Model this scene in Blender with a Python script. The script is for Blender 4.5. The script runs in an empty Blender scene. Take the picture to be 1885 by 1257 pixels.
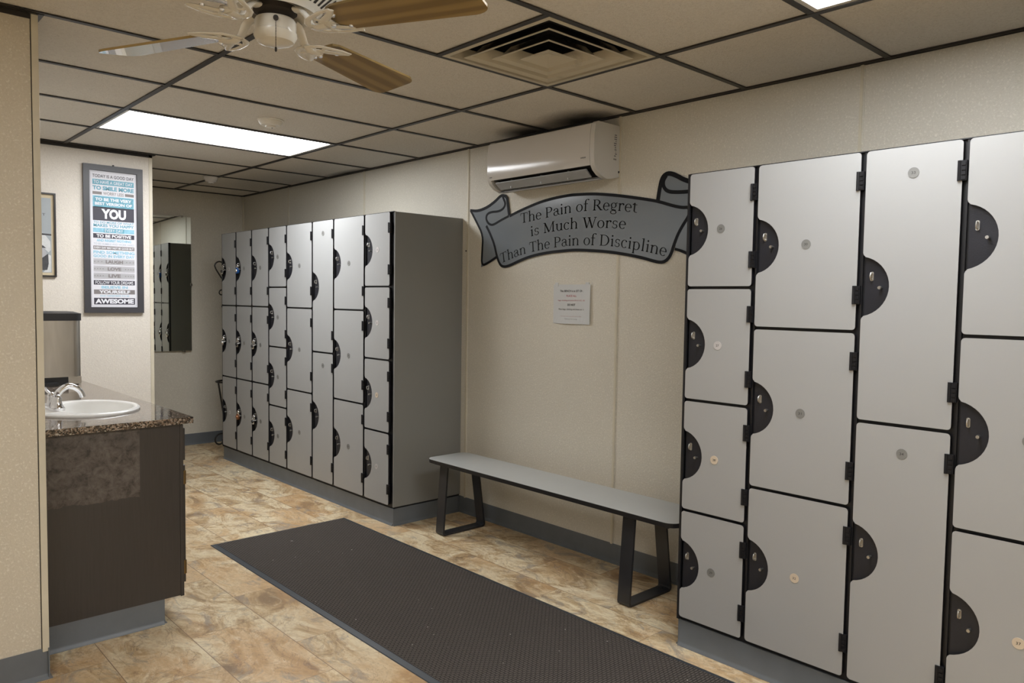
import bpy, math, random
from mathutils import Vector, Matrix
random.seed(7)
D = bpy.data
scene = bpy.context.scene
COL = scene.collection
PI = math.pi
cos, sin = math.cos, math.sin

# ------------------------------------------------------------------ materials
class NT:
    def __init__(s, name):
        s.m = D.materials.new(name); s.m.use_nodes = True
        s.t = s.m.node_tree; s.n = s.t.nodes; s.l = s.t.links
        s.b = s.n['Principled BSDF']
    def node(s, typ, **kw):
        n = s.n.new(typ)
        for k, v in kw.items():
            if hasattr(n, k): setattr(n, k, v)
        return n
    def link(s, a, b): s.l.new(a, b)
    def coord(s, scale=(1, 1, 1), kind='Object'):
        tc = s.node('ShaderNodeTexCoord'); mp = s.node('ShaderNodeMapping')
        mp.inputs['Scale'].default_value = scale
        s.link(tc.outputs[kind], mp.inputs[0]); return mp.outputs[0]
    def noise(s, vec, scale, detail=3, rough=.5, dist=0):
        n = s.node('ShaderNodeTexNoise'); n.inputs['Scale'].default_value = scale
        n.inputs['Detail'].default_value = detail; n.inputs['Roughness'].default_value = rough
        n.inputs['Distortion'].default_value = dist
        s.link(vec, n.inputs['Vector']); return n.outputs['Fac']
    def ramp(s, fac, stops, interp='LINEAR'):
        r = s.node('ShaderNodeValToRGB'); r.color_ramp.interpolation = interp
        e = r.color_ramp.elements
        while len(e) < len(stops): e.new(.5)
        for i, (p, c) in enumerate(stops):
            e[i].position = p; e[i].color = (c[0], c[1], c[2], 1) if not isinstance(c, (int, float)) else (c, c, c, 1)
        s.link(fac, r.inputs[0]); return r.outputs[0]
    def math(s, op, a, b=None, c=None):
        n = s.node('ShaderNodeMath', operation=op)
        for i, v in enumerate((a, b, c)):
            if v is None: continue
            if isinstance(v, (int, float)): n.inputs[i].default_value = v
            else: s.link(v, n.inputs[i])
        return n.outputs[0]
    def mix(s, fac, a, b, typ='MIX'):
        n = s.node('ShaderNodeMix', data_type='RGBA', blend_type=typ)
        for i, v in ((0, fac), (6, a), (7, b)):
            if isinstance(v, (int, float)): n.inputs[i].default_value = v
            elif isinstance(v, tuple): n.inputs[i].default_value = (*v[:3], 1)
            else: s.link(v, n.inputs[i])
        return n.outputs[2]
    def sep(s, vec):
        n = s.node('ShaderNodeSeparateXYZ'); s.link(vec, n.inputs[0]); return n.outputs
    def comb(s, x, y, z):
        n = s.node('ShaderNodeCombineXYZ')
        for i, v in enumerate((x, y, z)):
            if isinstance(v, (int, float)): n.inputs[i].default_value = v
            else: s.link(v, n.inputs[i])
        return n.outputs[0]
    def bump(s, h, dist=.002, strength=1):
        b = s.node('ShaderNodeBump'); b.inputs['Distance'].default_value = dist
        b.inputs['Strength'].default_value = strength
        s.link(h, b.inputs['Height']); s.link(b.outputs[0], s.b.inputs['Normal'])
    def set(s, col=None, rough=None, metal=None, spec=None, coat=None):
        for k, v in (('Base Color', col), ('Roughness', rough), ('Metallic', metal), ('Specular IOR Level', spec), ('Coat Weight', coat)):
            if v is None: continue
            if isinstance(v, tuple): s.b.inputs[k].default_value = (*v[:3], 1)
            elif isinstance(v, (int, float)): s.b.inputs[k].default_value = v
            else: s.link(v, s.b.inputs[k])
        return s

def simple(name, col, rough=.5, metal=0, spec=.5, var=.06, vscale=12, bump=0, bscale=300):
    t = NT(name); v = t.coord()
    f = t.noise(v, vscale, 4)
    a = tuple(c * (1 - var) for c in col); b = tuple(min(1, c * (1 + var)) for c in col)
    t.set(t.ramp(f, [(.3, a), (.7, b)]), rough, metal, spec)
    if bump: t.bump(t.noise(v, bscale, 2), bump)
    return t.m

def emit(name, col, strength):
    t = NT(name); t.set(col, .4)
    t.b.inputs['Emission Color'].default_value = (*col, 1)
    t.b.inputs['Emission Strength'].default_value = strength
    return t.m

M = {}
WALLC = (.64, .605, .52)
def mk_wall(name, base):
    t = NT(name); v = t.coord()
    big = t.noise(v, 1.3, 3, .5)
    col = t.ramp(big, [(.3, tuple(c * .95 for c in base)), (.7, tuple(min(1, c * 1.04) for c in base))])
    fl = t.noise(v, 130, 3, .6, .6)
    col = t.mix(t.math('MULTIPLY', t.ramp(fl, [(.56, 0.), (.66, 1.)]), .5), col, (.84, .80, .70))
    col = t.mix(t.math('MULTIPLY', t.ramp(fl, [(.3, 1.), (.44, 0.)]), .16), col, (.40, .36, .28))
    t.set(col, t.ramp(fl, [(.4, .55), (.65, .32)]), 0, .45)
    t.bump(fl, .0022, .9)
    return t.m
M['wall'] = mk_wall('beige vinyl wallcovering', WALLC)
M['wall_warm'] = mk_wall('warm beige vinyl wallcovering', (.62, .56, .45))
M['wall_white'] = mk_wall('pale cream vinyl wallcovering', (.72, .67, .60))
M['trim'] = simple('cream batten', (.62, .57, .45), .4)

# floor : tan stone-look planks 0.30 x 0.60, every other row half offset
def mk_floor():
    t = NT('stone look vinyl floor'); tc = t.node('ShaderNodeTexCoord'); P = tc.outputs['Object']
    x, y, z = t.sep(P)
    u = t.math('DIVIDE', t.math('ADD', x, 7 * .3 - .8), .3)
    ci = t.math('FLOOR', u); uf = t.math('SUBTRACT', u, ci)
    odd = t.math('MODULO', ci, 2.)
    off = t.math('MULTIPLY', odd, .295)
    w = t.math('DIVIDE', t.math('ADD', t.math('SUBTRACT', y, off), 6.0 - 3.03 + .005), .603)
    # joints land on y = 3.03 (even rows) and 3.325 (odd rows)
    ri = t.math('FLOOR', w); wf = t.math('SUBTRACT', w, ri)
    eu = t.math('MINIMUM', uf, t.math('SUBTRACT', 1., uf)); ew = t.math('MINIMUM', wf, t.math('SUBTRACT', 1., wf))
    gu = t.math('LESS_THAN', eu, .0055); gw = t.math('LESS_THAN', ew, .0024)
    wn = t.node('ShaderNodeTexWhiteNoise'); t.link(t.comb(ci, ri, 0.), wn.inputs['Vector'])
    rnd = wn.outputs['Color']; rv = wn.outputs['Value']
    add = t.node('ShaderNodeVectorMath', operation='MULTIPLY_ADD')
    t.link(rnd, add.inputs[0]); add.inputs[1].default_value = (9, 9, 9); t.link(P, add.inputs[2])
    mp = t.node('ShaderNodeMapping'); mp.inputs['Scale'].default_value = (1.5, .85, 1); t.link(add.outputs[0], mp.inputs[0])
    v = mp.outputs[0]
    n1 = t.noise(v, 3.4, 11, .70, 1.0)
    n2 = t.noise(v, 5.0, 10, .68, 1.4)
    n3 = t.noise(v, 2.2, 4, .5, .6)
    n4 = t.noise(v, 26, 6, .7, .8)
    nv = t.noise(v, 3.0, 6, .6, 2.6)
    col = t.ramp(n1, [(.36, (.24, .16, .085)), (.43, (.47, .33, .175)), (.485, (.66, .51, .305)), (.55, (.83, .72, .50)), (.66, (.70, .54, .32)), (.76, (.80, .70, .50))])
    col = t.mix(t.math('MULTIPLY', t.ramp(n3, [(.48, 0.), (.62, 1.)]), .6), col, (.60, .36, .16))
    col = t.mix(t.math('MULTIPLY', t.ramp(n2, [(.54, 0.), (.64, 1.)]), .7), col, (.30, .275, .245))
    col = t.mix(t.math('MULTIPLY', t.ramp(n2, [(.32, 1.), (.44, 0.)]), .65), col, (.88, .78, .58))
    vein = t.math('ABSOLUTE', t.math('SUBTRACT', nv, .5))
    col = t.mix(t.math('MULTIPLY', t.math('MULTIPLY', t.ramp(vein, [(.0, 1.), (.014, 0.)]), t.ramp(n1, [(.4, 1.), (.6, .3)])), .9), col, (.26, .16, .10))
    vein2 = t.math('ABSOLUTE', t.math('SUBTRACT', n2, .48))
    col = t.mix(t.math('MULTIPLY', t.ramp(vein2, [(.0, 1.), (.008, 0.)]), .45), col, (.33, .23, .17))
    col = t.mix(t.math('MULTIPLY', t.ramp(n4, [(.42, 0.), (.68, 1.)]), .3), col, (.40, .28, .17))
    col = t.mix(t.math('MULTIPLY', t.math('SUBTRACT', rv, .3), .35), col, (.44, .30, .165), 'MIX')
    g = t.math('MAXIMUM', t.math('MULTIPLY', gu, .85), t.math('MULTIPLY', gw, .6))
    col = t.mix(g, col, (.24, .15, .09))
    t.set(col, t.ramp(n4, [(.3, .36), (.7, .5)]), 0, .4)
    h = t.math('SUBTRACT', t.math('MULTIPLY', n4, .25), g)
    t.bump(h, .0012, .6)
    return t.m
M['floor'] = mk_floor()

def mk_tile():
    t = NT('textured ceiling tile'); v = t.coord()
    n = t.noise(v, 95, 3, .6, 1.2); n2 = t.noise(v, .9, 3)
    base = t.ramp(n2, [(.3, (.70, .66, .59)), (.7, (.76, .72, .645))])
    col = t.mix(t.math('MULTIPLY', t.ramp(n, [(.35, 1.), (.55, 0.)]), .35), base, (.50, .45, .375))
    # soot blown on to the tiles above the wall air conditioner ; third blot darkens the wall edge above the long lockers
    x, y, z = t.sep(v)
    def blot(cx, cy, rx, ry):
        a = t.math('POWER', t.math('DIVIDE', t.math('SUBTRACT', x, cx), rx), 2.)
        b = t.math('POWER', t.math('DIVIDE', t.math('SUBTRACT', y, cy), ry), 2.)
        return t.math('MAXIMUM', 0., t.math('SUBTRACT', 1., t.math('SQRT', t.math('ADD', a, b))))
    s = t.math('MAXIMUM', blot(3.07, 2.74, .30, .29), blot(3.07, 3.16, .24, .22))
    s = t.math('MAXIMUM', s, blot(3.09, 5.2, .12, .5))
    s = t.math('MULTIPLY', t.math('ADD', .75, t.math('MULTIPLY', t.noise(v, 14, 4), .5)), s)
    col = t.mix(t.ramp(s, [(.05, 0.), (.75, .93)]), col, (.03, .028, .028))
    t.set(col, .75, 0, .3); t.bump(n, .004, 1); return t.m
M['tile'] = mk_tile()
M['tbar'] = simple('dark brown ceiling grid', (.022, .018, .015), .45)
M['cove'] = simple('blue grey vinyl cove base', (.135, .15, .165), .38, bump=.0004, bscale=60)
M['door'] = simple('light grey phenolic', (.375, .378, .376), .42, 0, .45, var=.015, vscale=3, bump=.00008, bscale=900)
M['side'] = simple('shaded grey phenolic', (.235, .235, .225), .36, 0, .45, var=.02, vscale=2)  # door phenolic made darker, shade on the side panels put into the colour
M['black'] = simple('black phenolic core', (.009, .009, .011), .42, var=.1)
M['plate'] = simple('black lock plate', (.020, .0205, .026), .38, 0, .4, var=.15, bump=.0003, bscale=200)
M['hinge'] = simple('black hinge', (.009, .009, .011), .5, 0, .3)
M['chrome'] = simple('polished chrome', (.82, .82, .84), .08, 1, var=.02)
M['steelknob'] = simple('zinc hasp', (.55, .54, .51), .38, 1)
M['disc'] = simple('grey number disc', (.20, .20, .19), .5)
M['disc_beige'] = simple('beige number disc', (.62, .52, .40), .5)
M['disc_pale'] = simple('pale number disc', (.52, .50, .49), .5)
M['ink'] = simple('dark ink', (.05, .048, .045), .6)
M['rubber'] = simple('black rubber mat edge', (.040, .045, .053), .45)
def mk_mat():
    t = NT('charcoal ribbed mat'); v = t.coord()
    br = t.node('ShaderNodeTexBrick'); t.link(v, br.inputs[0])
    br.inputs['Scale'].default_value = 1; br.inputs['Brick Width'].default_value = .024
    br.inputs['Row Height'].default_value = .011; br.inputs['Mortar Size'].default_value = .0026
    br.inputs['Mortar Smooth'].default_value = .5
    n = t.noise(v, 420, 2, .7); n2 = t.noise(v, 2.2, 3)
    c = t.mix(br.outputs['Fac'], (.135, .118, .103), (.034, .030, .028))
    c = t.mix(t.math('MULTIPLY', t.ramp(n, [(.48, 0.), (.75, 1.)]), .55), c, (.21, .18, .16))
    c = t.mix(t.math('MULTIPLY', n2, .35), c, (.065, .058, .053))
    sp = t.noise(v, 60, 1, .5)
    c = t.mix(t.ramp(sp, [(.805, 0.), (.82, 1.)]), c, (.6, .55, .5))
    t.set(c, .95, 0, .1)
    t.bump(t.math('SUBTRACT', t.math('MULTIPLY', n, .5), br.outputs['Fac']), .004, 1); return t.m
M['mat'] = mk_mat()
def mk_granite():
    t = NT('brown speckled granite'); v = t.coord()
    vo = t.node('ShaderNodeTexVoronoi'); vo.inputs['Scale'].default_value = 190; t.link(v, vo.inputs['Vector'])
    x, y, z = t.sep(vo.outputs['Color'])
    c = t.ramp(x, [(.0, (.012, .01, .01)), (.28, (.03, .024, .02)), (.34, (.16, .11, .075)), (.6, (.27, .2, .15)), (.72, (.28, .22, .17)), (.90, (.42, .37, .31))], 'CONSTANT')
    n = t.noise(v, 45, 4, .7)
    c = t.mix(t.ramp(n, [(.36, .75), (.5, 0.)]), c, (.02, .016, .014))
    t.set(c, .06, 0, .7); return t.m
M['granite'] = mk_granite()
def mk_vanity():
    t = NT('dark brown laminate'); v = t.coord((1, 1, 1))
    g = t.noise(t.coord((60, 60, 3)), 3, 3)
    base = t.ramp(g, [(.3, (.040, .035, .032)), (.7, (.047, .041, .038))])
    x, y, z = t.sep(v)
    e = t.math('MULTIPLY', t.math('SUBTRACT', t.noise(v, 9, 5, .7), .5), .05)
    inx = t.math('LESS_THAN', t.math('ADD', x, t.math('MULTIPLY', e, .1)), .098)
    inz = t.math('GREATER_THAN', t.math('ADD', z, t.math('MULTIPLY', t.math('SUBTRACT', 1., t.math('MULTIPLY', t.math('SUBTRACT', .098, x), 0.)), e)), .556)
    side = t.math('LESS_THAN', y, -1.1)
    m = t.math('MULTIPLY', t.math('MULTIPLY', inx, inz), side)
    n = t.noise(v, 26, 7, .75, .4); nb = t.noise(v, 5, 4)
    pc = t.ramp(n, [(.36, (.036, .028, .023)), (.47, (.085, .070, .058)), (.62, (.135, .115, .098))])
    m = t.math('MULTIPLY', m, t.ramp(nb, [(.38, .72), (.5, 1.)]))
    t.set(t.mix(m, base, pc), t.mix(m, (.30, .30, .30), (.55, .55, .55)), 0, .5)
    return t.m
M['vanity'] = mk_vanity()
M['brass'] = simple('old brass', (.22, .15, .07), .4, 1)
M['porcelain'] = simple('white porcelain', (.92, .92, .90), .22, 0, .45, var=.01)
def mk_steel():
    t = NT('brushed stainless'); v = t.coord((3, 3, .5))
    n = t.noise(v, 3, 3, .6, .6)
    t.set(t.ramp(n, [(.3, (.43, .40, .355)), (.7, (.58, .55, .50))]), .30, 1)
    return t.m
M['steel'] = mk_steel()
M['lid'] = simple('black plastic', (.018, .018, .020), .35)
M['ac'] = simple('glossy white plastic', (.62, .595, .56), .12, 0, .55, var=.01)
M['ac_matt'] = simple('white plastic housing', (.60, .58, .54), .4, 0, .5, var=.01)
M['ac_flap'] = simple('grey flap', (.38, .39, .40), .35)
M['grey_ink'] = simple('grey ink', (.18, .18, .19), .6)
M['banner_grey'] = simple('slate grey acrylic', (.19, .215, .24), .16, 0, .55, var=.03, vscale=2)
M['banner_black'] = simple('black vinyl border', (.006, .006, .008), .6, 0, .2)
M['sign_ink'] = simple('matt black lettering', (.006, .006, .007), .75, 0, .2)
M['frame_dark'] = simple('charcoal wood frame', (.050, .049, .055), .4, bump=.0003, bscale=80)
M['frame_black'] = simple('black thin frame', (.02, .017, .016), .35)
M['poster'] = simple('poster paper', (.72, .72, .77), .5, var=.02)
M['p_blue'] = simple('poster blue', (.13, .36, .47), .5, var=.12, vscale=60)
M['p_lblue'] = simple('poster light blue', (.26, .52, .66), .5, var=.12, vscale=60)
M['p_dark'] = simple('poster navy', (.045, .042, .06), .5)
M['p_grey'] = simple('poster grey', (.22, .20, .20), .5)
M['p_lgrey'] = simple('poster light grey', (.42, .42, .44), .5, var=.05)
M['p_faint'] = simple('poster faint grey', (.42, .47, .55), .5)
M['p_white'] = simple('poster white', (.78, .79, .84), .5, var=.01)
M['matboard'] = simple('cream mat board', (.58, .49, .33), .7)
M['photo_grey'] = simple('photograph sky', (.33, .36, .38), .5, var=.08, vscale=5)
M['photo_white'] = simple('photograph white', (.60, .61, .61), .5, var=.08, vscale=40)
M['photo_dark'] = simple('photograph dark', (.055, .055, .06), .5, var=.2, vscale=40)
M['paper'] = simple('white paper', (.60, .61, .61), .7, var=.01)
M['red_ink'] = simple('red ink', (.50, .10, .13), .6)
M['pink_ink'] = simple('faint red ink', (.45, .28, .28), .6)
t = NT('mirror glass'); t.set((.80, .84, .80), .012, 1); M['mirror'] = t.m
M['clip'] = simple('mirror clip', (.4, .38, .33), .3, 1)
M['iron'] = simple('wrought iron', (.016, .014, .013), .4, var=.2)
M['bench_top'] = simple('grey bench laminate', (.47, .485, .48), .28, 0, .5, var=.015)
M['bench_leg'] = simple('black powder coated steel', (.022, .023, .027), .3, 0, .5, var=.1)
M['fan_white'] = simple('aged white fan enamel', (.62, .595, .53), .22, 0, .5, var=.04)
M['fan_dark'] = simple('dark fan opening', (.03, .025, .022), .8)  # near-black stands in for shade inside the slots and neck gap
def mk_oak():
    t = NT('oak fan blade'); v = t.coord((1.0, 8, 8))
    w = t.node('ShaderNodeTexWave', wave_type='BANDS', bands_direction='Y'); t.link(v, w.inputs['Vector'])
    w.inputs['Scale'].default_value = 1.1; w.inputs['Distortion'].default_value = 6; w.inputs['Detail'].default_value = 3
    w.inputs['Detail Scale'].default_value = .7
    n = t.noise(v, 9, 3)
    c = t.ramp(w.outputs['Fac'], [(.2, (.19, .125, .04)), (.55, (.27, .18, .058)), (.9, (.31, .21, .075))])
    c = t.mix(t.math('MULTIPLY', n, .4), c, (.19, .13, .055))
    t.set(c, .22, 0, .6, .6); return t.m
M['oak'] = mk_oak()
M['detector'] = simple('smoke detector plastic', (.80, .77, .70), .4, var=.01)
M['detector2'] = simple('white detector plastic', (.74, .73, .72), .4, var=.01)
def mk_vent(sooty):
    t = NT('sooty cream metal' if sooty else 'cream metal'); v = t.coord()
    n = t.noise(v, 10, 5, .65); x, y, z = t.sep(v)
    if sooty:                 # soot is thickest in the corner the air blows towards
        d = t.math('ADD', t.math('MULTIPLY', t.math('ADD', x, y), -4.2), t.math('MULTIPLY', t.math('SUBTRACT', n, .5), 1.6))
        d = t.ramp(d, [(.10, 0.), (.42, .97)])
    else: d = t.math('MULTIPLY', t.ramp(n, [(.58, 0.), (.75, 1.)]), .25)
    t.set(t.mix(d, (.55, .495, .375), (.010, .010, .011)), .45); return t.m
M['vent'] = mk_vent(False); M['vent_soot'] = mk_vent(True)
M['soot'] = simple('sooty duct', (.010, .009, .010), .8, var=.5, vscale=30)
M['diffuser'] = emit('lit prismatic lens', (.955, .975, 1.0), 15.5)
M['diffuser_dim'] = emit('lit dimmer prismatic lens', (.955, .975, 1.0), 11.0)  # same lens set weaker; the panel beyond the fan is boosted to brighten the back
M['fixture'] = simple('white fixture frame', (.62, .60, .56), .4)
M['lock_blue'] = simple('blue padlock', (.03, .13, .42), .3, .3)
M['lock_bronze'] = simple('bronze padlock', (.35, .17, .09), .35, .8)
M['lock_black'] = simple('black dial', (.02, .02, .02), .3)

# ------------------------------------------------------------------ mesh building
class MB:
    def __init__(s): s.v = []; s.f = []; s.mi = []; s.ms = []
    def _m(s, m):
        m = M[m] if isinstance(m, str) else m
        if m not in s.ms: s.ms.append(m)
        return s.ms.index(m)
    def add(s, vs, fs, m):
        o = len(s.v); k = s._m(m)
        s.v += [tuple(v) for v in vs]
        for f in fs: s.f.append([i + o for i in f]); s.mi.append(k)
        return s
    def box(s, x0, x1, y0, y1, z0, z1, m):
        vs = [(x, y, z) for x in (x0, x1) for y in (y0, y1) for z in (z0, z1)]
        return s.add(vs, [(0, 1, 3, 2), (4, 6, 7, 5), (0, 4, 5, 1), (2, 3, 7, 6), (0, 2, 6, 4), (1, 5, 7, 3)], m)
    def prism(s, pts, fn, d0, d1, m, mside=None):
        """pts: 2d outline; fn(a,b,d) -> 3d"""
        n = len(pts)
        vs = [fn(a, b, d0) for a, b in pts] + [fn(a, b, d1) for a, b in pts]
        s.add(vs, [list(range(n))[::-1], list(range(n, 2 * n))], m)
        s.add(vs, [[i, (i + 1) % n, n + (i + 1) % n, n + i] for i in range(n)], mside or m)
        return s
    def tube(s, pts, r, m, seg=10, closed=False, flat=None):
        pts = [Vector(p) for p in pts]; n = len(pts)
        rs = r if isinstance(r, (list, tuple)) else [r] * n
        rings = []; up = None
        for i, p in enumerate(pts):
            a = pts[(i - 1) % n] if (closed or i > 0) else p
            b = pts[(i + 1) % n] if (closed or i < n - 1) else p
            d = (b - a).normalized()
            if up is None:
                up = Vector((0, 0, 1)) if abs(d.z) < .9 else Vector((1, 0, 0))
            sx = d.cross(up)
            if sx.length < 1e-5: sx = d.cross(Vector((0, 1, 0)))
            sx.normalize(); sy = sx.cross(d).normalized(); up = sy
            k1, k2 = (flat or (1, 1))
            rings.append([p + sx * cos(2 * PI * j / seg) * rs[i] * k1 + sy * sin(2 * PI * j / seg) * rs[i] * k2 for j in range(seg)])
        vs = [v for ring in rings for v in ring]; fs = []
        for i in range(n if closed else n - 1):
            for j in range(seg):
                a = i * seg + j; b = i * seg + (j + 1) % seg
                c = ((i + 1) % n) * seg + (j + 1) % seg; d_ = ((i + 1) % n) * seg + j
                fs.append([a, b, c, d_])
        if not closed: fs += [list(range(seg))[::-1], [(n - 1) * seg + j for j in range(seg)]]
        return s.add(vs, fs, m)
    def lathe(s, prof, m, o=(0, 0, 0), seg=40, sx=1, sy=1, cap=True):
        n = len(prof)
        vs = [(o[0] + r * cos(2 * PI * j / seg) * sx, o[1] + r * sin(2 * PI * j / seg) * sy, o[2] + z) for r, z in prof for j in range(seg)]
        fs = [[i * seg + j, i * seg + (j + 1) % seg, (i + 1) * seg + (j + 1) % seg, (i + 1) * seg + j] for i in range(n - 1) for j in range(seg)]
        if cap: fs += [list(range(seg))[::-1], [(n - 1) * seg + j for j in range(seg)]]
        return s.add(vs, fs, m)
    def mesh(s, name, smooth=False):
        me = D.meshes.new(name); me.from_pydata(s.v, [], s.f)
        for m in s.ms: me.materials.append(m)
        for p, k in zip(me.polygons, s.mi): p.material_index = k
        me.update()
        import bmesh
        bm = bmesh.new(); bm.from_mesh(me)
        bmesh.ops.recalc_face_normals(bm, faces=bm.faces); bm.to_mesh(me); bm.free()
        if smooth:
            me.polygons.foreach_set('use_smooth', [True] * len(me.polygons))
            try: me.set_sharp_from_angle(angle=math.radians(38))
            except Exception: pass
        return me
    def build(s, name, parent=None, smooth=False, bevel=0, loc=None):
        o = D.objects.new(name, s.mesh(name, smooth)); COL.objects.link(o)
        if parent: o.parent = parent
        if loc: o.location = loc
        if bevel:
            b = o.modifiers.new('edge', 'BEVEL'); b.width = bevel; b.segments = 2; b.limit_method = 'ANGLE'
            b.angle_limit = math.radians(40)
        return o

def place(me, name, parent=None, loc=(0, 0, 0), bevel=0):
    o = D.objects.new(name, me); COL.objects.link(o); o.parent = parent; o.location = loc
    if bevel:
        b = o.modifiers.new('edge', 'BEVEL'); b.width = bevel; b.segments = 2; b.limit_method = 'ANGLE'; b.angle_limit = math.radians(40)
    return o

def tag(o, label=None, cat=None, group=None, kind=None):
    if label: o['label'] = label
    if cat: o['category'] = cat
    if group: o['group'] = group
    if kind: o['kind'] = kind
    return o
def thing(name, loc, label, cat, group=None, rz=0):
    o = D.objects.new(name, None); COL.objects.link(o); o.location = loc; o.rotation_euler = (0, 0, rz)
    o.empty_display_size = .1
    return tag(o, label, cat, group)
def struct(o): o['kind'] = 'structure'; return o

def rrect(a0, a1, b0, b1, r, n=4):
    pts = []
    for ca, cb, s0 in ((a1 - r, b1 - r, 0), (a0 + r, b1 - r, PI / 2), (a0 + r, b0 + r, PI), (a1 - r, b0 + r, 3 * PI / 2)):
        for i in range(n + 1):
            t_ = s0 + PI / 2 * i / n; pts.append((ca + r * cos(t_), cb + r * sin(t_)))
    return pts

def text_faces(body, size=1, xscale=1, bold=0, align='CENTER'):
    """flat lettering from the built-in font as (verts2d, faces, width)"""
    cu = D.curves.new('lettering', 'FONT'); cu.body = body; cu.size = size; cu.align_x = align
    cu.offset = bold; cu.resolution_u = 3; cu.fill_mode = 'FRONT' if hasattr(cu, 'fill_mode') else cu.fill_mode
    ob = D.objects.new('lettering', cu); COL.objects.link(ob)
    bpy.context.view_layer.update()
    me = D.meshes.new_from_object(ob.evaluated_get(bpy.context.evaluated_depsgraph_get()))
    vs = [(v.co.x, v.co.y) for v in me.vertices]; fs = [list(p.vertices) for p in me.polygons]
    D.objects.remove(ob); D.curves.remove(cu); D.meshes.remove(me)
    return vs, fs
def put_text(mb, body, fn, cx, cz, height, width, mat, d, bold=0):
    """fit lettering of cap height and width around (cx,cz); fn(a,b,d)->3d"""
    vs, fs = text_faces(body, 1, 1, bold)
    if not vs: return
    x0 = min(v[0] for v in vs); x1 = max(v[0] for v in vs); y0 = min(v[1] for v in vs); y1 = max(v[1] for v in vs)
    sx = width / (x1 - x0); sy = height / (y1 - y0)
    mb.add([fn(cx + (x - (x0 + x1) / 2) * sx, cz + (y - (y0 + y1) / 2) * sy, d) for x, y in vs], fs, mat)

def wloc(p):
    v = Vector((0, 0, 0))
    while p: v += p.location; p = p.parent
    return v
def bw(mb, name, parent=None, smooth=False, bevel=0, origin=None):
    """build from world coordinates under an unrotated parent"""
    w = Vector(origin) if origin is not None else wloc(parent)
    base = wloc(parent)
    mb.v = [tuple(Vector(v) - w) for v in mb.v]
    return mb.build(name, parent, smooth, bevel, loc=tuple(w - base))

XW, YB, ZC = 3.085, 7.11, 2.321
XL, YP, YPW, XR = .603, 3.065, 5.52, 1.752      # left wall corner, poster wall, its end
XMIN, YMIN = -2.4, -2.6
T = .6096; XB = 2.446; Y0 = 1.211

# ------------------------------------------------------------------ shell
m = MB(); m.box(XMIN - .1, XW + .1, YMIN - .1, YB + .1, -.06, 0, 'floor'); struct(m.build('floor'))
m = MB(); m.box(XW, XW + .1, YMIN - .1, YB + .1, 0, ZC + .1, 'wall'); struct(m.build('wall_right'))
m = MB(); m.box(XR - .05, XW, YB, YB + .1, 0, ZC + .1, 'wall'); struct(m.build('wall_back'))
m = MB()
m.prism([(XMIN, YP), (XL, YP), (XL, YPW), (XR, YPW), (XR, YB), (XR - .12, YB), (XR - .12, YPW + .12), (XL - .12, YPW + .12), (XL - .12, YP + .12), (XMIN, YP + .12)],
        lambda a, b, d: (a, b, d), 0, ZC + .1, 'wall_white')
wl = struct(m.build('wall_left'))
# the end post face nearest the camera keeps the darker beige covering
m = MB(); m.box(XMIN, XL - .001, YP - .004, YP, 0, ZC + .09, 'wall_warm'); struct(m.build('wall_partition'))
m = MB(); m.box(XMIN - .1, XMIN, YMIN - .1, YP + .12, 0, ZC + .1, 'wall'); struct(m.build('wall_side'))
m = MB(); m.box(XMIN, XW, YMIN - .1, YMIN, 0, ZC + .1, 'wall'); struct(m.build('wall_front'))
# battens over the panel joints
for i, y in enumerate((3.748, 2.53, 1.313, 4.968, 6.186, .095, -1.12)):
    m = MB(); m.box(XW - .003, XW, y - .011, y + .011, .1, ZC, 'wall')
    m.box(XW - .006, XW - .003, y - .006, y + .006, .1, ZC, 'trim'); struct(m.build('trim_1'))
m = MB(); m.box(XW - .012, XW, YB - .012, YB, .1, ZC, 'trim'); struct(m.build('trim_2'))
m = MB()                                        # corner trims of the left wall
m.box(XL - .017, XL + .004, YP - .010, YP - .004, .1, ZC, 'trim'); m.box(XL - .0195, XL - .017, YP - .006, YP - .004, .1, ZC, 'black'); struct(m.build('trim_3', bevel=.0015))
m = MB(); m.box(XR - .018, XR + .003, YPW - .004, YPW, .0, ZC, 'trim'); struct(m.build('trim_4'))

# ceiling tiles (cells with fixtures or the diffuser left open)
xlines = [XB - 2 * T * k for k in range(0, 5)]
xs = sorted([XMIN] + [x for x in xlines if x > XMIN] + [XW]); xs.insert(xs.index(XB), XB - T)
kys = [Y0 + T * k for k in range(-7, 10)]
ys = sorted([YMIN] + [y for y in kys if y > YMIN] + [YB])
LIGHTS = [(XB - 2 * T, Y0 + 5 * T), (XB - 2 * T, Y0 - T), (XB - 6 * T, Y0 - T), (XB - 2 * T, Y0 - 5 * T), (XB - 6 * T, Y0 - 5 * T)]
def hole(xa, xb, ya, yb):
    cx, cy = (xa + xb) / 2, (ya + yb) / 2
    for lx, ly in LIGHTS:
        if lx < cx < lx + 2 * T and ly < cy < ly + T: return True
    return XB - T < cx < XB and Y0 + T < cy < Y0 + 2 * T
m = MB()
for xa, xb in zip(xs, xs[1:]):
    for ya, yb in zip(ys, ys[1:]):
        if xb - xa < 1e-4 or yb - ya < 1e-4 or hole(xa, xb, ya, yb): continue
        m.box(xa, xb, ya, yb, ZC + .004, ZC + .018, 'tile')
struct(m.build('ceiling'))
m = MB(); m.box(XMIN - .1, XW + .1, YMIN - .1, YB + .1, ZC + .20, ZC + .22, 'soot'); struct(m.build('ceiling_plenum'))
m = MB()
hw = .0115
for x in xlines:
    if x > XMIN: m.box(x - hw, x + hw, YMIN, YB, ZC - .003, ZC + .003, 'tbar')
for y in kys:
    if y > YMIN: m.box(XMIN, XW, y - hw, y + hw, ZC - .002, ZC + .002, 'tbar')
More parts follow.
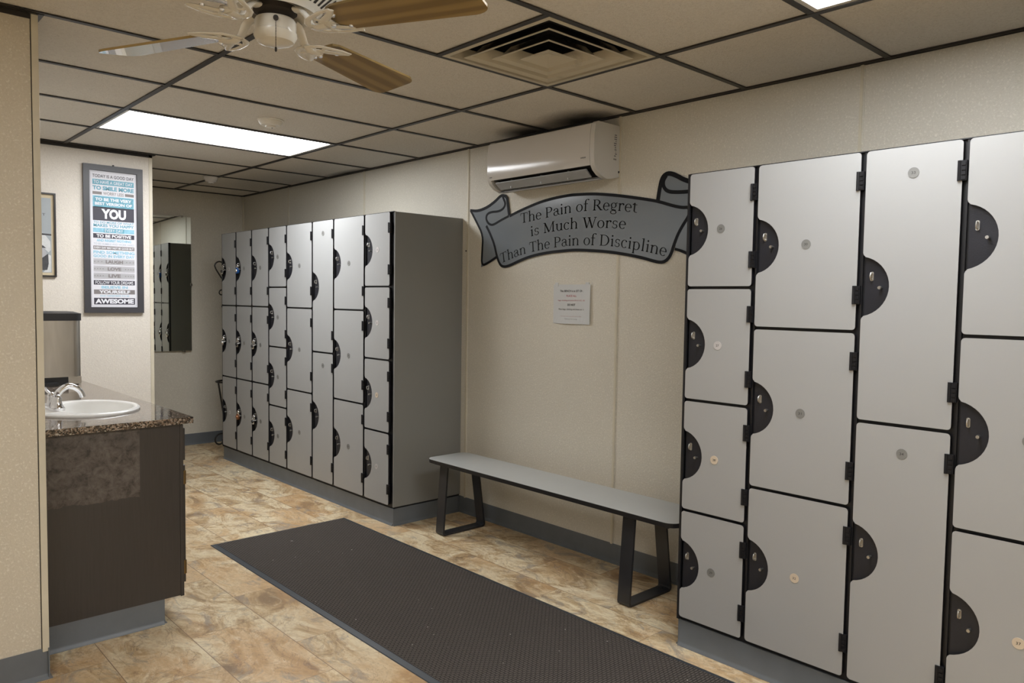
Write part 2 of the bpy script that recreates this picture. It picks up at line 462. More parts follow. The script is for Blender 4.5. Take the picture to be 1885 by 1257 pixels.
m.box(XB - T - hw, XB - T + hw, Y0 + T, Y0 + 2 * T, ZC - .0025, ZC + .0025, 'tbar')
struct(m.build('trim_5'))
m = MB()                                        # wall angle
aw = .020
m.box(XW - aw, XW, YMIN, YB, ZC - .004, ZC + .004, 'tbar'); m.box(XW - .004, XW, YMIN, YB, ZC - .006, ZC, 'tbar')
m.box(XR, XW, YB - aw, YB, ZC - .004, ZC + .004, 'tbar')
m.box(XMIN, XL + aw, YP - aw - .004, YP - .004, ZC - .004, ZC + .004, 'tbar'); m.box(XMIN, XL + .002, YP - .006, YP - .004, ZC - .020, ZC, 'tbar')
m.box(XL, XL + aw, YP - .004, YPW, ZC - .004, ZC + .004, 'tbar'); m.box(XL, XL + .003, YP, YPW, ZC - .022, ZC, 'tbar')
m.box(XL, XR + aw, YPW - aw, YPW, ZC - .004, ZC + .004, 'tbar'); m.box(XL, XR + .002, YPW - .004, YPW, ZC - .020, ZC, 'tbar')
m.box(XR, XR + aw, YPW, YB, ZC - .004, ZC + .004, 'tbar')
struct(m.build('trim_6'))

# cove base
def cove(name, pts, h=.103):
    m = MB()
    for (x0, y0), (x1, y1), (nx, ny) in pts:
        prof = [(0, 0), (.013, 0), (.012, .004), (.006, .010), (.0035, .018), (.0035, h), (0, h)]
        vs0 = [(x0 + nx * a, y0 + ny * a, b) for a, b in prof]; vs1 = [(x1 + nx * a, y1 + ny * a, b) for a, b in prof]; n = len(prof)
        m.add(vs0 + vs1, [list(range(n)), list(range(n, 2 * n))] + [[i, (i + 1) % n, n + (i + 1) % n, n + i] for i in range(n)], 'cove')
    return m
cove('', [((XW, YMIN), (XW, YB), (-1, 0))]).build('baseboard_right')['kind'] = 'structure'
cove('', [((XR, YB), (XW, YB), (0, -1))]).build('baseboard_back')['kind'] = 'structure'
cove('', [((XMIN, YP - .004), (XL + .004, YP - .004), (0, -1)), ((XL, YP - .016), (XL, YP + .18), (1, 0)), ((XR, YPW), (XR, YB), (1, 0))], .112).build('baseboard_left')['kind'] = 'structure'

# ------------------------------------------------------------------ lights in the ceiling
fix_lab = ['lit fluorescent ceiling panel beyond the ceiling fan, beside the round smoke detector',
           'lit fluorescent ceiling panel by the large locker bank, mostly out of frame',
           'fluorescent ceiling panel over the open floor away from the lockers',
           'fluorescent ceiling panel near the front wall on the locker side',
           'fluorescent ceiling panel in the front corner away from the lockers']
for (lx, ly), lab in list(zip(LIGHTS, fix_lab)):
    r = thing('ceiling_light', (lx + T, ly + T / 2, ZC), lab, 'ceiling light', 'fluorescent panels set in the ceiling grid')
    a, b = T - .012, T / 2 - .012
    m = MB()
    for q in ((-a, a, -b, -b + .018), (-a, a, b - .018, b), (-a, -a + .018, -b + .018, b - .018), (a - .018, a, -b + .018, b - .018)):
        m.box(q[0], q[1], q[2], q[3], .000, .012, 'fixture')
    m.build('fixture_frame', r)
    m = MB(); m.box(-a + .018, a - .018, -b + .018, b - .018, .004, .008, 'diffuser' if lab is fix_lab[0] else 'diffuser_dim'); m.build('diffuser', r)

# square louvred air diffuser
r = thing('air_diffuser', (XB - T / 2, Y0 + 1.5 * T, ZC), 'square cream louvred air vent stained with black soot', 'air vent')
def ring(m, a0, z0, a1, z1, mat, mtop=None, th=.002):
    c0 = [(-a0, -a0), (a0, -a0), (a0, a0), (-a0, a0)]; c1 = [(-a1, -a1), (a1, -a1), (a1, a1), (-a1, a1)]
    vs = [(x, y, z0) for x, y in c0] + [(x, y, z1) for x, y in c1] + [(x, y, z0 + th) for x, y in c0] + [(x, y, z1 + th) for x, y in c1]
    for i in range(4):
        j = (i + 1) % 4
        m.add(vs, [[i, j, 4 + j, 4 + i], [i, j, 8 + j, 8 + i]], mat); m.add(vs, [[8 + i, 8 + j, 12 + j, 12 + i], [4 + i, 4 + j, 12 + j, 12 + i]], mtop or mat)
m = MB(); ring(m, .293, -.003, .272, -.003, 'vent', th=.006); ring(m, .272, -.003, .262, .040, 'vent_soot'); m.build('frame', r)
for a0, z0 in ((.232, -.010), (.155, -.013)):
    m = MB(); ring(m, a0, z0, a0 - .022, z0 + .006, 'vent', 'vent_soot'); ring(m, a0 - .022, z0 + .006, a0 - .052, z0 + .045, 'vent', 'vent_soot'); m.build('louver', r)
m = MB(); ring(m, .079, -.014, .018, .002, 'vent', 'vent_soot'); m.box(-.019, .019, -.019, .019, .001, .004, 'vent')
m.build('centre_panel', r)
m = MB(); ring(m, .30, .05, .25, .17, 'soot'); m.box(-.26, .26, -.26, .26, .17, .18, 'soot'); m.build('duct', r)

def detector(loc, rad, h, mat, label, cat='smoke detector'):
    r = thing('smoke_detector', loc, label, cat)
    m = MB(); m.lathe([(rad, 0), (rad, -h * .3), (rad * .96, -h * .42), (rad * .80, -h * .75), (rad * .45, -h * .8), (rad * .43, -h), (rad * .02, -h * 1.03)], mat, seg=40)
    m.build('body', r, True)
    m = MB(); m.lathe([(rad * 1.12, 0), (rad * 1.12, -.004), (rad, -.006)], mat, seg=40); m.build('base', r, True)
    m = MB(); m.lathe([(.004, -h * 1.02), (.004, -h * 1.06), (.001, -h * 1.08)], 'lock_black', o=(rad * .15, 0, 0), seg=10); m.build('indicator', r)
detector((1.868, 3.957, ZC + .003), .062, .040, 'detector', 'round cream smoke detector on the ceiling beside the lit panel')
detector((2.405, 6.16, ZC + .001), .052, .050, 'detector2', 'small white smoke detector on a ceiling grid bar near the back wall')

# ------------------------------------------------------------------ ceiling fan
FC = (.827, 1.725)
ZBL = 2.0
r = thing('ceiling_fan', (FC[0], FC[1], ZC), 'white ceiling fan with four oak blades and scrolled brackets', 'ceiling fan')
zf = lambda z: z - ZC
m = MB(); m.lathe([(.065, 0), (.062, -.03), (.035, -.055), (.016, -.06), (.016, -.10)], 'fan_white', seg=36); m.build('canopy', r, True)
m = MB(); m.lathe([(.018, zf(2.205)), (.09, zf(2.202)), (.140, zf(2.18)), (.160, zf(2.145)), (.160, zf(2.100)), (.150, zf(2.080)), (.100, zf(2.040)), (.094, zf(2.032)), (.086, zf(2.040)), (.05, zf(2.048))], 'fan_white', seg=64)
for k in range(40):                                 # slots round the flared underside
    a = 2 * PI * k / 40
    if k % 10 == 0: continue
    c_, s_ = cos(a), sin(a); w = .0042
    p = []
    for rr, zz in ((.108, 2.0462), (.140, 2.0718)):
        for sg in (-1, 1): p.append((rr * c_ - sg * w * s_, rr * s_ + sg * w * c_, zf(zz) - .0004))
    m.add([p[0], p[1], p[3], p[2]], [(0, 1, 2, 3)], 'fan_dark')
m.build('motor_housing', r, True)
m = MB(); m.lathe([(.050, zf(2.055)), (.050, zf(2.036)), (.040, zf(2.030)), (.040, zf(2.016))], 'fan_dark', seg=32); m.build('neck', r, True)
m = MB(); m.lathe([(.030, zf(2.021)), (.044, zf(2.020)), (.0475, zf(2.014)), (.0475, zf(1.990)), (.0495, zf(1.989)), (.049, zf(1.980)), (.042, zf(1.968)), (.028, zf(1.9625)), (.001, zf(1.961))], 'fan_white', seg=44)
sh = m.build('switch_housing', r, True)
ca = math.atan2(-FC[1], -FC[0]) + .02
cx_, cy_ = .0495 * cos(ca), .0495 * sin(ca)
m = MB(); m.lathe([(.006, .0), (.006, .004), (.001, .004)], 'fan_dark', seg=12)
m.v = [(cx_ + v[2] * cos(ca) - v[0] * sin(ca), cy_ + v[2] * sin(ca) + v[0] * cos(ca), zf(2.008) + v[1]) for v in m.v]
z = 2.006
while z > 1.942:
    m.lathe([(.0002, .0016), (.0015, 0), (.0002, -.0016)], 'fan_dark', o=(cx_ + .004 * cos(ca), cy_ + .004 * sin(ca), zf(z)), seg=6); z -= .0034
m.lathe([(.0005, .0), (.0028, -.004), (.0028, -.010), (.0005, -.013)], 'fan_dark', o=(cx_ + .004 * cos(ca), cy_ + .004 * sin(ca), zf(1.943)), seg=8)
m.build('pull_chain', r, True)
PITCH = math.radians(12)
def blade_mesh():
    m = MB(); L0, L1 = .160, .532; pts = []
    wr, wt = .046, .064
    pts += [(L0 + .028, -wr), (L0 + .01, -wr * .82), (L0, 0), (L0 + .01, wr * .82), (L0 + .028, wr)]
    for i in range(1, 5): s_ = i / 5; pts.append((L0 + .028 + (L1 - .06 - L0) * s_, wr + (wt - wr) * s_))
    for i in range(6):
        a = PI / 2 * i / 5; pts.append((L1 - .035 + .035 * sin(a), wt - .022 + .022 * cos(a)))
    pts += [(x, -y) for x, y in reversed(pts[5:])]
    m.prism(pts, lambda a, b, d: (a, b, d), 0, .006, 'oak')
    return m.mesh('fan_blade')
def arm_mesh():
    m = MB()
    P = [(.060, 0, .038), (.078, 0, .034), (.092, 0, .020), (.104, 0, .000), (.124, 0, -.010), (.150, 0, -.008)]
    m.tube(P, [.012, .012, .010, .0095, .010, .011], 'fan_white', 10, flat=(1.3, .55))
    m.lathe([(.001, -.010), (.014, -.009), (.016, -.004), (.014, 0)], 'fan_white', o=(.155, 0, -.001), seg=16)
    for sg in (-1, 1):
        m.tube([(.106, sg * .002, -.006), (.110, sg * .020, -.006), (.124, sg * .038, -.005), (.146, sg * .049, -.005), (.172, sg * .060, -.004), (.204, sg * .066, -.003)],
               [.008, .008, .0075, .007, .007, .005], 'fan_white', 10, flat=(1, .36))
        m.tube([(.136, 0, -.006), (.150, sg * .016, -.005), (.166, sg * .028, -.005), (.186, sg * .042, -.004), (.206, sg * .062, -.003)],
               [.012, .010, .010, .009, .006], 'fan_white', 10, flat=(1, .32))
        m.tube([(.146, sg * .049, -.005), (.140, sg * .034, -.005), (.146, sg * .024, -.005), (.158, sg * .024, -.005)], [.006, .0055, .006, .006], 'fan_white', 8, flat=(1, .4))
        m.lathe([(.0005, -.004), (.005, -.0035), (.006, 0)], 'chrome', o=(.190, sg * .034, -.002), seg=10)
    m.lathe([(.0005, -.004), (.005, -.0035), (.006, 0)], 'chrome', o=(.168, 0, -.010), seg=10)
    return m.mesh('blade_arm', True)
bm_, am_ = blade_mesh(), arm_mesh()
for k in range(4):
    az = math.radians(23.5 + 90 * k)
    R = Matrix.Rotation(az, 3, 'Z') @ Matrix.Rotation(-PITCH, 3, 'X')
    a = place(am_, 'blade_bracket', r, (0, 0, zf(ZBL) - .004)); a.rotation_euler = Matrix.Rotation(az, 3, 'Z').to_euler()
    b = place(bm_, 'fan_blade', r, (0, 0, zf(ZBL)), .0015); b.rotation_euler = R.to_euler()

# ------------------------------------------------------------------ lockers
DT = .013                    # door thickness
FRX = {'front': 0}
def door_mesh(w, h):
    """outline in (a,b): a grows away from the hinge; notch on the far edge, at mid height"""
    r_ = .011; nr = .098; nc = w + .013; f = .012
    half = math.sqrt(nr * nr - (nc - w) ** 2)
    pts = []
    for i in range(5): t_ = -PI / 2 + PI / 2 * i / 4; pts.append((w - r_ + r_ * cos(t_), r_ + r_ * sin(t_)))
    a0 = math.asin((half) / nr)
    # fillet into the notch
    pts += [(w, h / 2 - half - f), (w - .002, h / 2 - half - f * .45), (w - .008, h / 2 - half + .001)]
    n = 18; a_st = a0 * .955
    for i in range(n + 1):
        t_ = -a_st + 2 * a_st * i / n; pts.append((nc - nr * cos(t_), h / 2 + nr * sin(t_)))
    pts += [(w - .008, h / 2 + half - .001), (w - .002, h / 2 + half + f * .45), (w, h / 2 + half + f)]
    for c in ((w - r_, h - r_, 0), (r_, h - r_, PI / 2), (r_, r_, PI)):
        for i in range(5): t_ = c[2] + PI / 2 * i / 4; pts.append((c[0] + r_ * cos(t_), c[1] + r_ * sin(t_)))
    m = MB(); m.prism(pts, lambda a, b, d: (d, a, b), 0, DT, 'door', 'black')
    return m.mesh('locker_door')
_dm = {}
def get_door(w, h):
    k = (round(w, 4), round(h, 4))
    if k not in _dm: _dm[k] = door_mesh(w, h)
    return _dm[k]
def plate_mesh():
    m = MB(); pts = [(.020, -.098), (.0, -.098)]
    n = 16
    pts = [(-.004, .104), (-.004, -.104)] + [(-.008 + .108 * -cos(PI / 2 + PI * i / n), -.106 * cos(PI * i / n)) for i in range(n + 1)]
    pts = [(-.001, -.108)] + [(.108 * sin(PI * i / n) - .001, -.108 * cos(PI * i / n)) for i in range(1, n)] + [(-.001, .108)]
    m.prism(pts, lambda a, b, d: (d, -a, b), 0, .003, 'plate')
    return m.mesh('lock_plate')
PLATE = plate_mesh()
def hasp_mesh():
    m = MB()
    m.prism(rrect(-.0055, .0055, -.015, .015, .005), lambda a, b, d: (-d, -a, b), 0, .002, 'steelknob')
    m.tube([(-.002, 0, .010), (-.012, 0, .010), (-.015, 0, .004), (-.015, 0, -.004), (-.012, 0, -.009), (-.002, 0, -.009)], .0024, 'steelknob', 8)
    return m.mesh('hasp', True)
HASP = hasp_mesh()
m = MB(); m.tube([(0, 0, 0), (-.014, 0, 0)], .0032, 'steelknob', 10); m.tube([(-.012, 0, 0), (-.021, 0, 0)], [.0058, .0050], 'steelknob', 14); KNOB = m.mesh('knob', True)
m = MB()
m.box(-.0045, .006, -.0125, .006, 0, .060, 'hinge')
for zz in (.008, .022, .036, .050): m.box(-.0075, -.0045, -.010, .001, zz - .005, zz + .005, 'hinge')
m.tube([(-.002, .008, 0), (-.002, .008, .060)], .0055, 'hinge', 8)
HINGE = m.mesh('hinge')
def disc(num, mat, parent, a, b):
    m = MB(); rad = .0165
    pts = [(rad * cos(2 * PI * i / 28), rad * sin(2 * PI * i / 28)) for i in range(28)]
    m.prism(pts, lambda p, q, d: (-d, -p, q), 0, .0016, mat)
    put_text(m, str(num), lambda p, q, d: (-d, -p, q), 0, 0, .0085, .0062 * len(str(num)), 'ink', .0018, .01)
    m.build('number_disc', parent, loc=(0, a, b))
LOCKS = []
def bank(name, label, xf, ytop, cols, zbot, ztop, num0, xback, padlocks={}, disc_mats={}):
    """cols: (width, tiers) listed from low y to high y is awkward, so from the high-y end down"""
    W_ = sum(c[0] for c in cols) + .024
    ylow = ytop - W_
    r = thing(name, (xf, (ytop + ylow) / 2, 0), label, 'lockers')
    m = MB()                                             # carcass
    m.box(xf + DT + .004, xback, ylow + .004, ytop - .004, zbot - .012, ztop, 'black')
    m.box(xf + .001, xf + DT + .006, ytop - .004, ytop + .0062, zbot - .008, ztop + .001, 'black'); m.box(xf + .004, xf + DT + .006, ylow, ytop, ztop - .001, ztop + .0025, 'black')
    yy = ytop
    for w, n in cols[:-1]:                               # dividers stand slightly proud between the columns
        yy -= w
        m.box(xf + DT - .006, xf + DT + .002, yy - .003, yy + .003, zbot, ztop - .002, 'black')
    bw(m, 'carcass', r)
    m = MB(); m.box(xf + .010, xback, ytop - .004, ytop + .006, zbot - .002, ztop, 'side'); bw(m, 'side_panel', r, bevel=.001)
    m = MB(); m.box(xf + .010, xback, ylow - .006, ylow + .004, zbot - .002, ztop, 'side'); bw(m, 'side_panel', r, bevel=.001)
    m = cove('', [((xf + .014, ylow), (xf + .014, ytop), (-1, 0)), ((xf + .010, ytop), (xback - .004, ytop), (0, 1)), ((xf + .010, ylow), (xback - .004, ylow), (0, -1))], zbot - .012)
    m.box(xf + .0145, xback, ylow + .001, ytop - .001, 0, zbot - .013, 'cove')
    bw(m, 'kick_base', r, True)
    yt = ytop; num = num0 - sum(0 for _ in cols)
    for ci, (w, n) in enumerate(cols):
        H = (ztop - zbot)
        g = .0055
        yl = yt - w
        for k in range(n):
            z1 = ztop - H * k / n - (g if k else .001); z0 = ztop - H * (k + 1) / n + g
            dw = w - .017; ya = yl + .012               # hinge side gap is the wider one
            door = place(get_door(dw, z1 - z0), 'locker_door', r, (0, ya - r.location.y, z0), .0008)
            zm = (z0 + z1) / 2; dh = z1 - z0
            for zz in (dh - .062 - .06, .066 if dh < .5 else .085):
                place(HINGE, 'hinge', door, (0, 0, zz))
            key = (ci, k)
            nm = disc_mats.get(key, 'disc')
            dm = .5 * dw - .004 if n != 2 else .5 * dw - .004
            disc(num, nm, door, dm, dh / 2 if n != 2 else dh - .083)
            p = place(PLATE, "lock_plate", r, (DT + .0005, yt - .010 - r.location.y, zm))
            place(HASP, 'hasp', p, (0, -.021, .033)); place(KNOB, 'knob', p, (0, -.052, -.004))
            if key in padlocks: LOCKS.append((xf + DT + .0005, yt - .010 - .021, zm + .033, *padlocks[key]))
            num += 1
        yt = yl
    return r
BEH = 'its end by the wrought iron stand'
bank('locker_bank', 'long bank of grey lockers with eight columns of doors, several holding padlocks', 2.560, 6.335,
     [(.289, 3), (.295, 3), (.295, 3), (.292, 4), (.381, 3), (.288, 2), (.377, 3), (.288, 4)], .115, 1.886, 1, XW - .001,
     padlocks={(0, 0): ('chrome', 'lock_black'), (0, 1): ('chrome', 'chrome'), (1, 0): ('lock_blue', 'chrome'), (1, 1): ('chrome', 'lock_black'),
               (1, 2): ('lock_bronze', 'lock_bronze'), (2, 1): ('chrome', 'lock_black'), (2, 2): ('chrome', 'lock_black')},
     disc_mats={(0, 0): 'disc_pale', (0, 1): 'side', (0, 2): 'disc_pale', (1, 0): 'side', (1, 1): 'side', (1, 2): 'side', (7, 0): 'disc_pale', (7, 1): 'disc_pale', (7, 2): 'disc_beige', (7, 3): 'disc_pale'})
bank('locker_bank', 'large bank of grey lockers at the end of the bench, running out of frame', 2.530, 1.728,
     [(.290, 4), (.380, 3), (.298, 2), (.378, 3), (.288, 4)], .117, 1.868, 26, XW - .001,
     disc_mats={(0, 1): 'disc_pale', (0, 2): 'disc_beige', (1, 2): 'disc_beige', (3, 2): 'disc_beige'})

lock_lab = ['chrome padlock on the top door of the lockers column nearest the back wall',
            'chrome padlock on the middle door of the lockers column nearest the back wall',
            'blue padlock with steel shackle on a top locker door',
            'chrome padlock on the middle door below the blue padlock',
            'bronze padlock on a bottom locker door in the second column from the back wall',
            'chrome padlock on the middle door of the third column from the back wall',
            'chrome padlock on the bottom door of the third column from the back wall']
for (x, y, z, mb_, mf), lab in zip(LOCKS, lock_lab):
    r = thing('padlock', (x - .0135, y, z - .060), lab, 'padlock', 'padlocks on the long locker bank')
    m = MB(); m.lathe([(.001, -.010), (.022, -.010), (.0245, -.007), (.0245, .007), (.022, .010), (.001, .010)], mb_, seg=26)
    m.v = [(-.004 + v[2], v[0], v[1] + .012) for v in m.v]; m.build('body', r, True)
    m = MB(); m.lathe([(.001, 0), (.014, 0), (.012, .006), (.001, .007)], mf, seg=20)
    m.v = [(-.014 - v[2], v[0], v[1] + .012) for v in m.v]; m.build('dial', r, True)
    m = MB(); pts = [(-.004, -.013, .028)] + [(-.004, -.013 * cos(PI * i / 8), .048 + .013 * sin(PI * i / 8)) for i in range(9)] + [(-.004, .013, .028)]
    m.tube(pts, .0035, 'chrome', 8); m.build('shackle', r, True)

# ------------------------------------------------------------------ bench
r = thing('bench', (2.80, 2.72, 0), 'long grey topped bench on black strap legs, between the two locker banks', 'bench')
ZT = .437
bx0, bx1, by0, by1 = 2.658, 2.955, 1.845, 3.60
m = MB(); m.prism(rrect(bx0, bx1, by0, by1, .055, 8), lambda a, b, d: (a, b, d), ZT - .0015, ZT, 'bench_top'); bw(m, 'seat', r)
tag(r.children[-1], label='grey laminate seat surface')
m = MB(); m.prism(rrect(bx0, bx1, by0, by1, .055, 8), lambda a, b, d: (a, b, d), ZT - .021, ZT - .0016, 'black')
m.box(bx0 + .03, bx1 - .03, by0 + .05, by1 - .05, ZT - .034, ZT - .021, 'black'); bw(m, 'seat_core', r, bevel=.002)
for yc in (3.478, 2.118):
    m = MB(); hw2 = .034; th = .010
    P = [(2.712, ZT - .021), (2.700, ZT - .036), (2.672, .018), (2.676, .006), (2.688, .0005), (2.978, .0005), (2.990, .006), (2.994, .018), (2.938, ZT - .036), (2.926, ZT - .021)]
    inner = []
    c = (2.82, .2)
    I = [(2.724, ZT - .021), (2.711, ZT - .036), (2.684, .022), (2.686, .014), (2.692, .0105), (2.974, .0105), (2.980, .014), (2.982, .022), (2.927, ZT - .036), (2.914, ZT - .021)]
    for i in range(len(P) - 1):
        q = [P[i], P[i + 1], I[i + 1], I[i]]
        m.prism(q, lambda a, b, d: (a, d, b), yc - hw2, yc + hw2, 'bench_leg')
    for xx in (2.705, 2.962): m.lathe([(.006, 0), (.005, .003), (.001, .004)], 'black', o=(xx, yc, .0105), seg=12)
    m.box(2.70, 2.94, yc - hw2, yc + hw2, ZT - .026, ZT - .0205, 'bench_leg')
    bw(m, 'leg', r, origin=(2.83, yc, 0))

# ------------------------------------------------------------------ floor mat
r = thing('floor_mat', (2.01, 2.6, 0), 'long charcoal ribbed entrance mat with black rubber edging', 'mat')
mx0, mx1, my0, my1 = 1.600, 2.435, 1.05, 4.142
m = MB(); m.prism(rrect(mx0 + .028, mx1 - .028, my0 + .028, my1 - .028, .004), lambda a, b, d: (a, b, d), .0005, .0085, 'mat'); bw(m, 'pile', r)
m = MB(); bev = [(0, .0005), (.003, .003), (.024, .0065), (.032, .0075)]
for i in range(len(bev) - 1):
    (o0, z0), (o1, z1) = bev[i], bev[i + 1]
    c0 = [(mx0 + o0, my0 + o0, z0), (mx1 - o0, my0 + o0, z0), (mx1 - o0, my1 - o0, z0), (mx0 + o0, my1 - o0, z0)]
    c1 = [(mx0 + o1, my0 + o1, z1), (mx1 - o1, my0 + o1, z1), (mx1 - o1, my1 - o1, z1), (mx0 + o1, my1 - o1, z1)]
    m.add(c0 + c1, [[k, (k + 1) % 4, 4 + (k + 1) % 4, 4 + k] for k in range(4)], 'rubber')
m.add([(mx0, my0, .0004), (mx1, my0, .0004), (mx1, my1, .0004), (mx0, my1, .0004)], [(0, 1, 2, 3)], 'rubber')
bw(m, 'rubber_border', r)

# ------------------------------------------------------------------ vanity
VR = (.88, 4.38, 0)
r = thing('vanity_cabinet', VR, 'dark brown vanity cabinet under the granite counter, its end panel water stained', 'cabinet')
vy0, vy1 = 3.26, 5.515
m = MB(); m.box(.607, 1.134, vy0, vy0 + .018, .105, .834, 'vanity'); m.box(.607, 1.134, vy1 - .018, vy1, .105, .834, 'vanity')
m.box(.607, 1.134, vy0 + .018, vy1 - .018, .105, .123, 'vanity'); m.box(.607, .615, vy0 + .018, vy1 - .018, .123, .834, 'vanity'); m.box(.607, 1.134, 4.3, 4.318, .123, .834, 'vanity')
bw(m, 'body', r)
m = MB(); m.box(1.135, 1.150, vy0, vy1, .100, .834, 'vanity'); bw(m, 'face_frame', r, bevel=.002)
m = cove('', [((.607, vy0 + .005), (1.066, vy0 + .005), (0, -1)), ((1.066, vy0 + .002), (1.066, vy1), (1, 0))], .106)
m.box(.607, 1.066, vy0 + .006, vy1, 0, .105, 'cove'); bw(m, 'kick_base', r, True)
for k in range(5):
    ya = vy0 + .022 + k * .446
    m = MB(); m.box(1.151, 1.165, ya, ya + .424, .150, .655, 'vanity'); m.box(1.163, 1.169, ya + .05, ya + .374, .20, .605, 'vanity')
    d = bw(m, 'door', r, bevel=.003, origin=(1.151, ya, .15))
    for zz in (.19, .575):
        m = MB(); m.box(1.150, 1.158, ya - .013, ya, zz, zz + .058, 'brass'); m.tube([(1.161, ya - .006, zz), (1.161, ya - .006, zz + .058)], .0045, 'brass', 8); bw(m, 'hinge', d, origin=(1.15, ya, zz))
    m = MB(); m.lathe([(.006, 0), (.005, .012), (.014, .016), (.014, .024), (.001, .026)], 'brass', seg=16)
    m.v = [(1.169 + v[2], ya + .385 + v[0], .60 + v[1]) for v in m.v]; bw(m, 'knob', d, True, origin=(1.169, ya + .385, .6))
    m = MB(); m.box(1.151, 1.165, ya, ya + .424, .675, .812, 'vanity'); bw(m, 'drawer', r, bevel=.003, origin=(1.151, ya, .675))

SC = (.893, 3.735)                                       # sink centre
def oval(rx, ry, n=48): return [(SC[0] + rx * cos(2 * PI * i / n), SC[1] + ry * sin(2 * PI * i / n)) for i in range(n)]
r = thing('countertop', (.9, 4.38, .836), 'glossy brown speckled granite vanity counter', 'countertop')
m = MB(); cx0, cx1, cy0, cy1, z0, z1 = .605, 1.186, 3.243, 5.517, .836, .862
hole_ = oval(.195, .235); n = len(hole_)
outer = []
for i in range(n):
    a = 2 * PI * i / n; dx, dy = cos(a), sin(a)
    # ray from the sink centre to the counter rectangle between y0 and y1 of the sink bay
    ts = []
    if dx > 1e-9: ts.append((cx1 - SC[0]) / dx)
    if dx < -1e-9: ts.append((cx0 - SC[0]) / dx)
    if dy > 1e-9: ts.append((4.20 - SC[1]) / dy)
    if dy < -1e-9: ts.append((cy0 - SC[1]) / dy)
    t_ = min(ts); outer.append((SC[0] + dx * t_, SC[1] + dy * t_))
corners = [(cx1, 4.20), (cx0, 4.20), (cx0, cy0), (cx1, cy0)]
for c in corners:
    j = min(range(n), key=lambda i: (outer[i][0] - c[0]) ** 2 + (outer[i][1] - c[1]) ** 2); outer[j] = c
vs = [(x, y, z1) for x, y in outer] + [(x, y, z1) for x, y in hole_] + [(x, y, z0) for x, y in outer] + [(x, y, z0) for x, y in hole_]
fs = []
for i in range(n):
    j = (i + 1) % n
    fs += [[i, j, n + j, n + i], [2 * n + i, 2 * n + j, 3 * n + j, 3 * n + i], [n + i, n + j, 3 * n + j, 3 * n + i], [i, j, 2 * n + j, 2 * n + i]]
m.add(vs, fs, 'granite')
m.box(cx0, cx1, 4.20, cy1, z0, z1, 'granite')
bw(m, 'slab', r)

r = thing('sink', (SC[0], SC[1], .862), 'oval white porcelain drop-in sink set in the granite counter', 'sink')
m = MB(); n = 56
prof = [(.217, .262, 0, 0), (.218, .263, .006, 0), (.213, .258, .011, 0), (.202, .248, .013, 0), (.162, .222, .011, .034), (.156, .216, .005, .034), (.151, .210, -.010, .034), (.142, .196, -.045, .034), (.118, .158, -.095, .034), (.07, .09, -.130, .034), (.022, .022, -.140, .034)]
vs = []
for rx, ry, z, off in prof:
    for i in range(n):
        a = 2 * PI * i / n; vs.append((SC[0] + off + rx * cos(a), SC[1] + ry * sin(a), .862 + z))
fs = [[k * n + i, k * n + (i + 1) % n, (k + 1) * n + (i + 1) % n, (k + 1) * n + i] for k in range(len(prof) - 1) for i in range(n)]
m.add(vs, fs, 'porcelain'); bw(m, 'basin', r, True)
m = MB(); m.lathe([(.022, .0), (.020, .003), (.001, .001)], 'chrome', o=(SC[0] + .034, SC[1], .862 - .141), seg=20); bw(m, 'drain', r, True)
m = MB(); m.lathe([(.0005, 0), (.006, .0), (.006, .003), (.0005, .003)], 'lock_black', seg=14)
m.v = [(SC[0] + .034 + .1495 - v[2], SC[1] + .0 + v[0], .862 - .022 + v[1] * .8) for v in m.v]; bw(m, 'overflow_hole', r)

fy, fx, fz = 3.735, .778, .8735
r = thing('faucet', (fx, fy, fz), 'chrome two handle faucet with an arched spout behind the sink', 'faucet')
m = MB(); m.prism(rrect(fx - .028, fx + .028, fy - .082, fy + .082, .027, 8), lambda a, b, d: (a, b, d), fz, fz + .012, 'chrome'); bw(m, 'base_plate', r, True, .003)
m = MB()
P = []
for i in range(15):
    t_ = i / 14; a = PI * .97 * t_
    P.append((fx + .052 - .052 * cos(a) + .006 * t_, fy, fz + .026 + .048 * sin(a) + .016 * (1 - abs(2 * t_ - 1)) + .014 * t_))
P = [(fx, fy, fz + .01)] + P
m.tube(P, [.019, .017] + [.015 - .004 * i / 14 for i in range(14)], 'chrome', 16); bw(m, 'spout', r, True)
for sg in (-1, 1):
    yy = fy + sg * .052
    m = MB(); m.lathe([(.024, .0), (.025, .006), (.019, .016), (.0155, .034), (.017, .044), (.012, .054), (.006, .060), (.001, .061)], 'chrome', o=(fx, yy, fz + .008), seg=24)
    m.tube([(fx, yy, fz + .056), (fx - .012, yy + sg * .016, fz + .070), (fx - .016, yy + sg * .044, fz + .082), (fx - .012, yy + sg * .060, fz + .080)], [.007, .0065, .006, .007], 'chrome', 10)
    bw(m, 'handle', r, True, origin=(fx, yy, fz))
m = MB(); m.tube([(fx - .02, fy, fz + .008), (fx - .02, fy, fz + .060)], .003, 'chrome', 8); m.lathe([(.003, 0), (.007, .004), (.005, .010), (.001, .012)], 'chrome', o=(fx - .02, fy, fz + .058), seg=12); bw(m, 'lift_rod', r, True)

